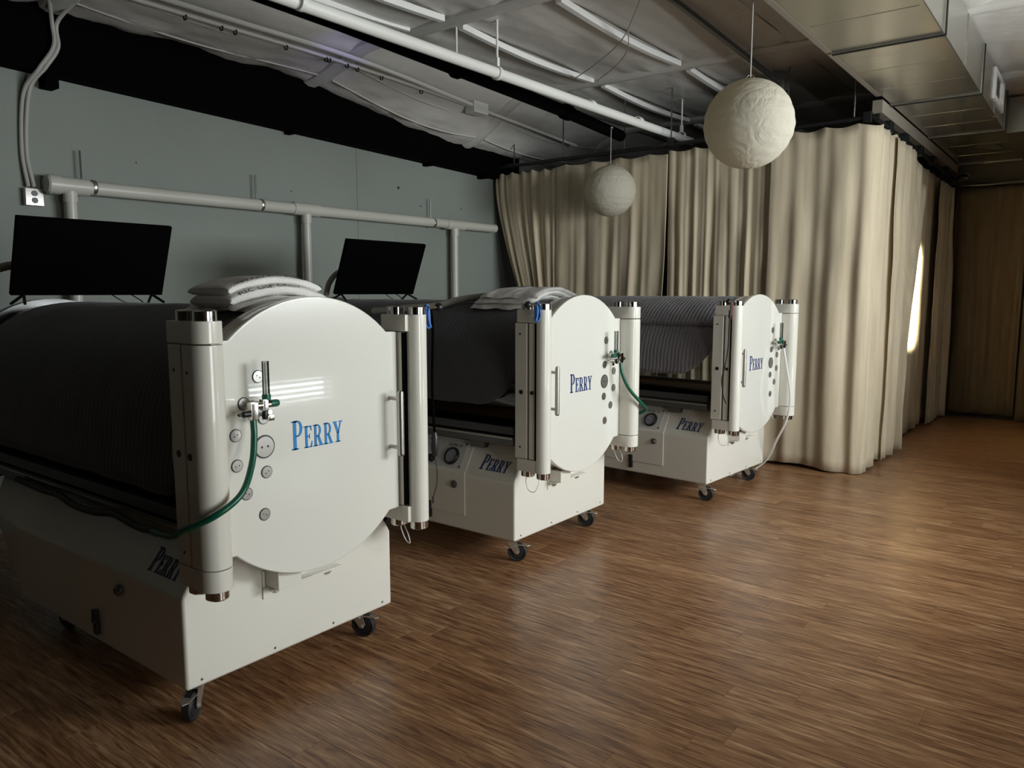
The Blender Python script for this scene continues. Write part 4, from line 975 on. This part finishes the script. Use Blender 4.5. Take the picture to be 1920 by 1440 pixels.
hose('flexible_duct', [(-4.08, 3.30, 1.36), (-4.08, 3.31, 1.43), (-4.08, 3.345, 1.52), (-4.07, 3.42, 1.585), (-4.05, 3.55, 1.60), (-4.02, 3.66, 1.57)], 0.017, GREYHOSE,
     'grey flexible hose arching up behind the middle television', 'hose', 'hoses behind the screens', n=12, rf=lambda i, N: 0.017+0.002*(i % 2), sub=14)
hose('flexible_duct', [(-4.10, 1.30, 1.30), (-4.10, 1.31, 1.40), (-4.09, 1.35, 1.52), (-4.07, 1.44, 1.57), (-4.03, 1.55, 1.58)], 0.019, GREYHOSE,
     'grey flexible hose arching up behind the front television', 'hose', 'hoses behind the screens', n=12, rf=lambda i, N: 0.019+0.002*(i % 2), sub=14)
def strap_loop(C, ls, label):
    c = Vector(W(C, (0.178, ls*0.515, 1.39)))
    t = thing('rubber_strap', label, 'strap', tuple(c), C[1], 'blue straps on the latch levers')
    mb = MB(); pts = []
    prof = [(0.0085, 0.004), (0, 0.0105), (-0.0085, 0.004), (-0.012, -0.03), (-0.016, -0.055), (-0.004, -0.078), (0.010, -0.080), (0.012, -0.04)]
    loop = spline([(0.0, ls*a, b) for a, b in prof]+[(0.0, ls*0.0085, 0.004)], 4)
    vs = []
    for p_ in loop:
        d = Vector((0, p_.y, p_.z+0.03)); d = d.normalized()*0.0015 if d.length else Vector((0, 0, 0))
        for dx, q in ((-0.009, -1), (0.009, -1), (0.009, 1), (-0.009, 1)): vs.append((p_.x+dx, p_.y+d.y*q, p_.z+d.z*q))
    n = len(loop)
    mb.add(vs, [(i*4+k, i*4+(k+1)%4, ((i+1)%n)*4+(k+1)%4, ((i+1)%n)*4+k) for i in range(n) for k in range(4)])
    mb.build('strap_loop', BLUEP, t, smooth=True)
    MB().tube(spline([(0.004, ls*0.01, -0.005), (0.006, ls*0.004, -0.03), (0.006, ls*0.012, -0.065), (0.004, ls*0.020, -0.080)], 5), 0.0045, 6).build('strap_tail', BLUEP, t, smooth=True)
strap_loop(C1, 1, 'blue rubber strap hanging on the front chamber latch lever')
strap_loop(C2, -1, 'blue rubber strap hanging on the middle chamber latch lever')
t = thing('communication_cord', 'black cord with plug hanging beside the front chamber latch post', 'cord', (-2.142, 2.258, 1.38))
MB().tube(spline([(0.0, 0, 0.0), (0.004, 0.006, -0.03), (0.002, 0.012, -0.10), (-0.005, 0.012, -0.30), (0.0, 0.014, -0.46), (0.002, 0.016, -0.50)], 6), 0.0055, 8).build('cord', BLACKM, t, smooth=True)
MB().lathe([(0, 0.0), (0.010, 0.0), (0.016, 0.03), (0.013, 0.08), (0.007, 0.10), (0, 0.10)], (0.002, 0.016, -0.60), (0, 0, 1), 12).build('plug_body', BLACKP, t, smooth=True)
MB().tube(spline([(0.002, 0.016, -0.60), (0.008, 0.02, -0.66), (0.004, 0.022, -0.72), (-0.008, 0.012, -0.775)], 5), 0.002, 6).build('thin_lead', BLACKP, t, smooth=True)
MB().cyl((-0.008, 0.012, -0.80), (-0.008, 0.012, -0.772), 0.004, n=8).build('lead_tip', BLACKP, t, smooth=True)
t = thing('communication_cord', 'dark lead dangling from the far chamber latch lever', 'cord', W(C3, (0.180, -0.56, 1.385)), C3[1])
MB().tube(spline([(0.0, 0, 0.0), (-0.002, -0.004, -0.06), (-0.010, 0.004, -0.13), (-0.018, 0.012, -0.30), (-0.03, 0.0, -0.42), (-0.045, -0.006, -0.50), (-0.035, -0.004, -0.60), (-0.01, -0.006, -0.66)], 6), 0.0035, 6).build('cord', BLACKP, t, smooth=True)
MB().cyl((-0.004, -0.002, -0.05), (-0.008, 0.0, -0.10), 0.008, n=8).build('inline_plug', BLACKP, t, smooth=True)
MB().tube(spline([(0.0, 0.02, 0.0), (0.002, 0.018, -0.05), (0.0, 0.016, -0.11)], 5), 0.002, 6).build('red_lead', mat('red_wire', (0.30, 0.03, 0.02), 0.5), t, smooth=True)
for C, k in ((C1, 1), (C2, 1), (C2, -1), (C3, -1)):
    where = {(C1, 1): 'front chamber latch block', (C2, 1): 'far side of the middle chamber door', (C2, -1): 'near side of the middle chamber door', (C3, -1): 'far chamber latch block'}[(C, k)]
    o = MB().tube(spline([W(C, p) for p in ((0.12, k*0.43, 0.505), (0.135, k*0.435, 0.47), (0.125, k*0.455, 0.425), (0.09, k*0.465, 0.43), (0.07, k*0.46, 0.475), (0.074, k*0.455, 0.497))], 6), 0.0022, 6).build('plastic_tie', WHITE, smooth=True)
    tag(o, 'thin white tie looping below the '+where, 'tie', 'white ties under the door blocks')
tag(MB().box(-2.60, -2.545, 3.80, 3.86, 1.372, 1.395).build('black_clip', BLACKP, bevel=0.005), 'small black clip on the blanket top behind the middle chamber', 'clip')

# small blue lamp added on the black ceiling pipe to tint the ceiling violet
t = thing('added_tint_lamp', 'tiny blue lamp added on the side of the black ceiling pipe to tint the ceiling violet', 'lamp', (-3.685, 3.80, 2.985))
em, nt_, b_ = new_mat('added_blue_led'); b_.inputs['Emission Color'].default_value = (0.18, 0.16, 1.0, 1); b_.inputs['Emission Strength'].default_value = 3.0
MB().box(-0.012, 0.012, -0.012, 0.012, 0.0, 0.02).build('added_lamp_base', BLACKP, t, bevel=0.002)
MB().cyl((-0.012, 0, 0.012), (-0.015, 0, 0.0125), 0.006, n=12).build('added_lamp_lens', em, t, smooth=True)
ld = bpy.data.lights.new('added_blue_led', 'SPOT'); ld.energy = 5.0; ld.color = (0.30, 0.26, 1.0); ld.shadow_soft_size = 0.008; ld.spot_size = R(44); ld.spot_blend = 0.9
lo = bpy.data.objects.new('added_blue_led', ld); COL.objects.link(lo); lo.location = (-3.712, 3.80, 2.997); lo.rotation_euler = Vector((-0.85, 0.08, 0.20)).to_track_quat('-Z', 'Y').to_euler()
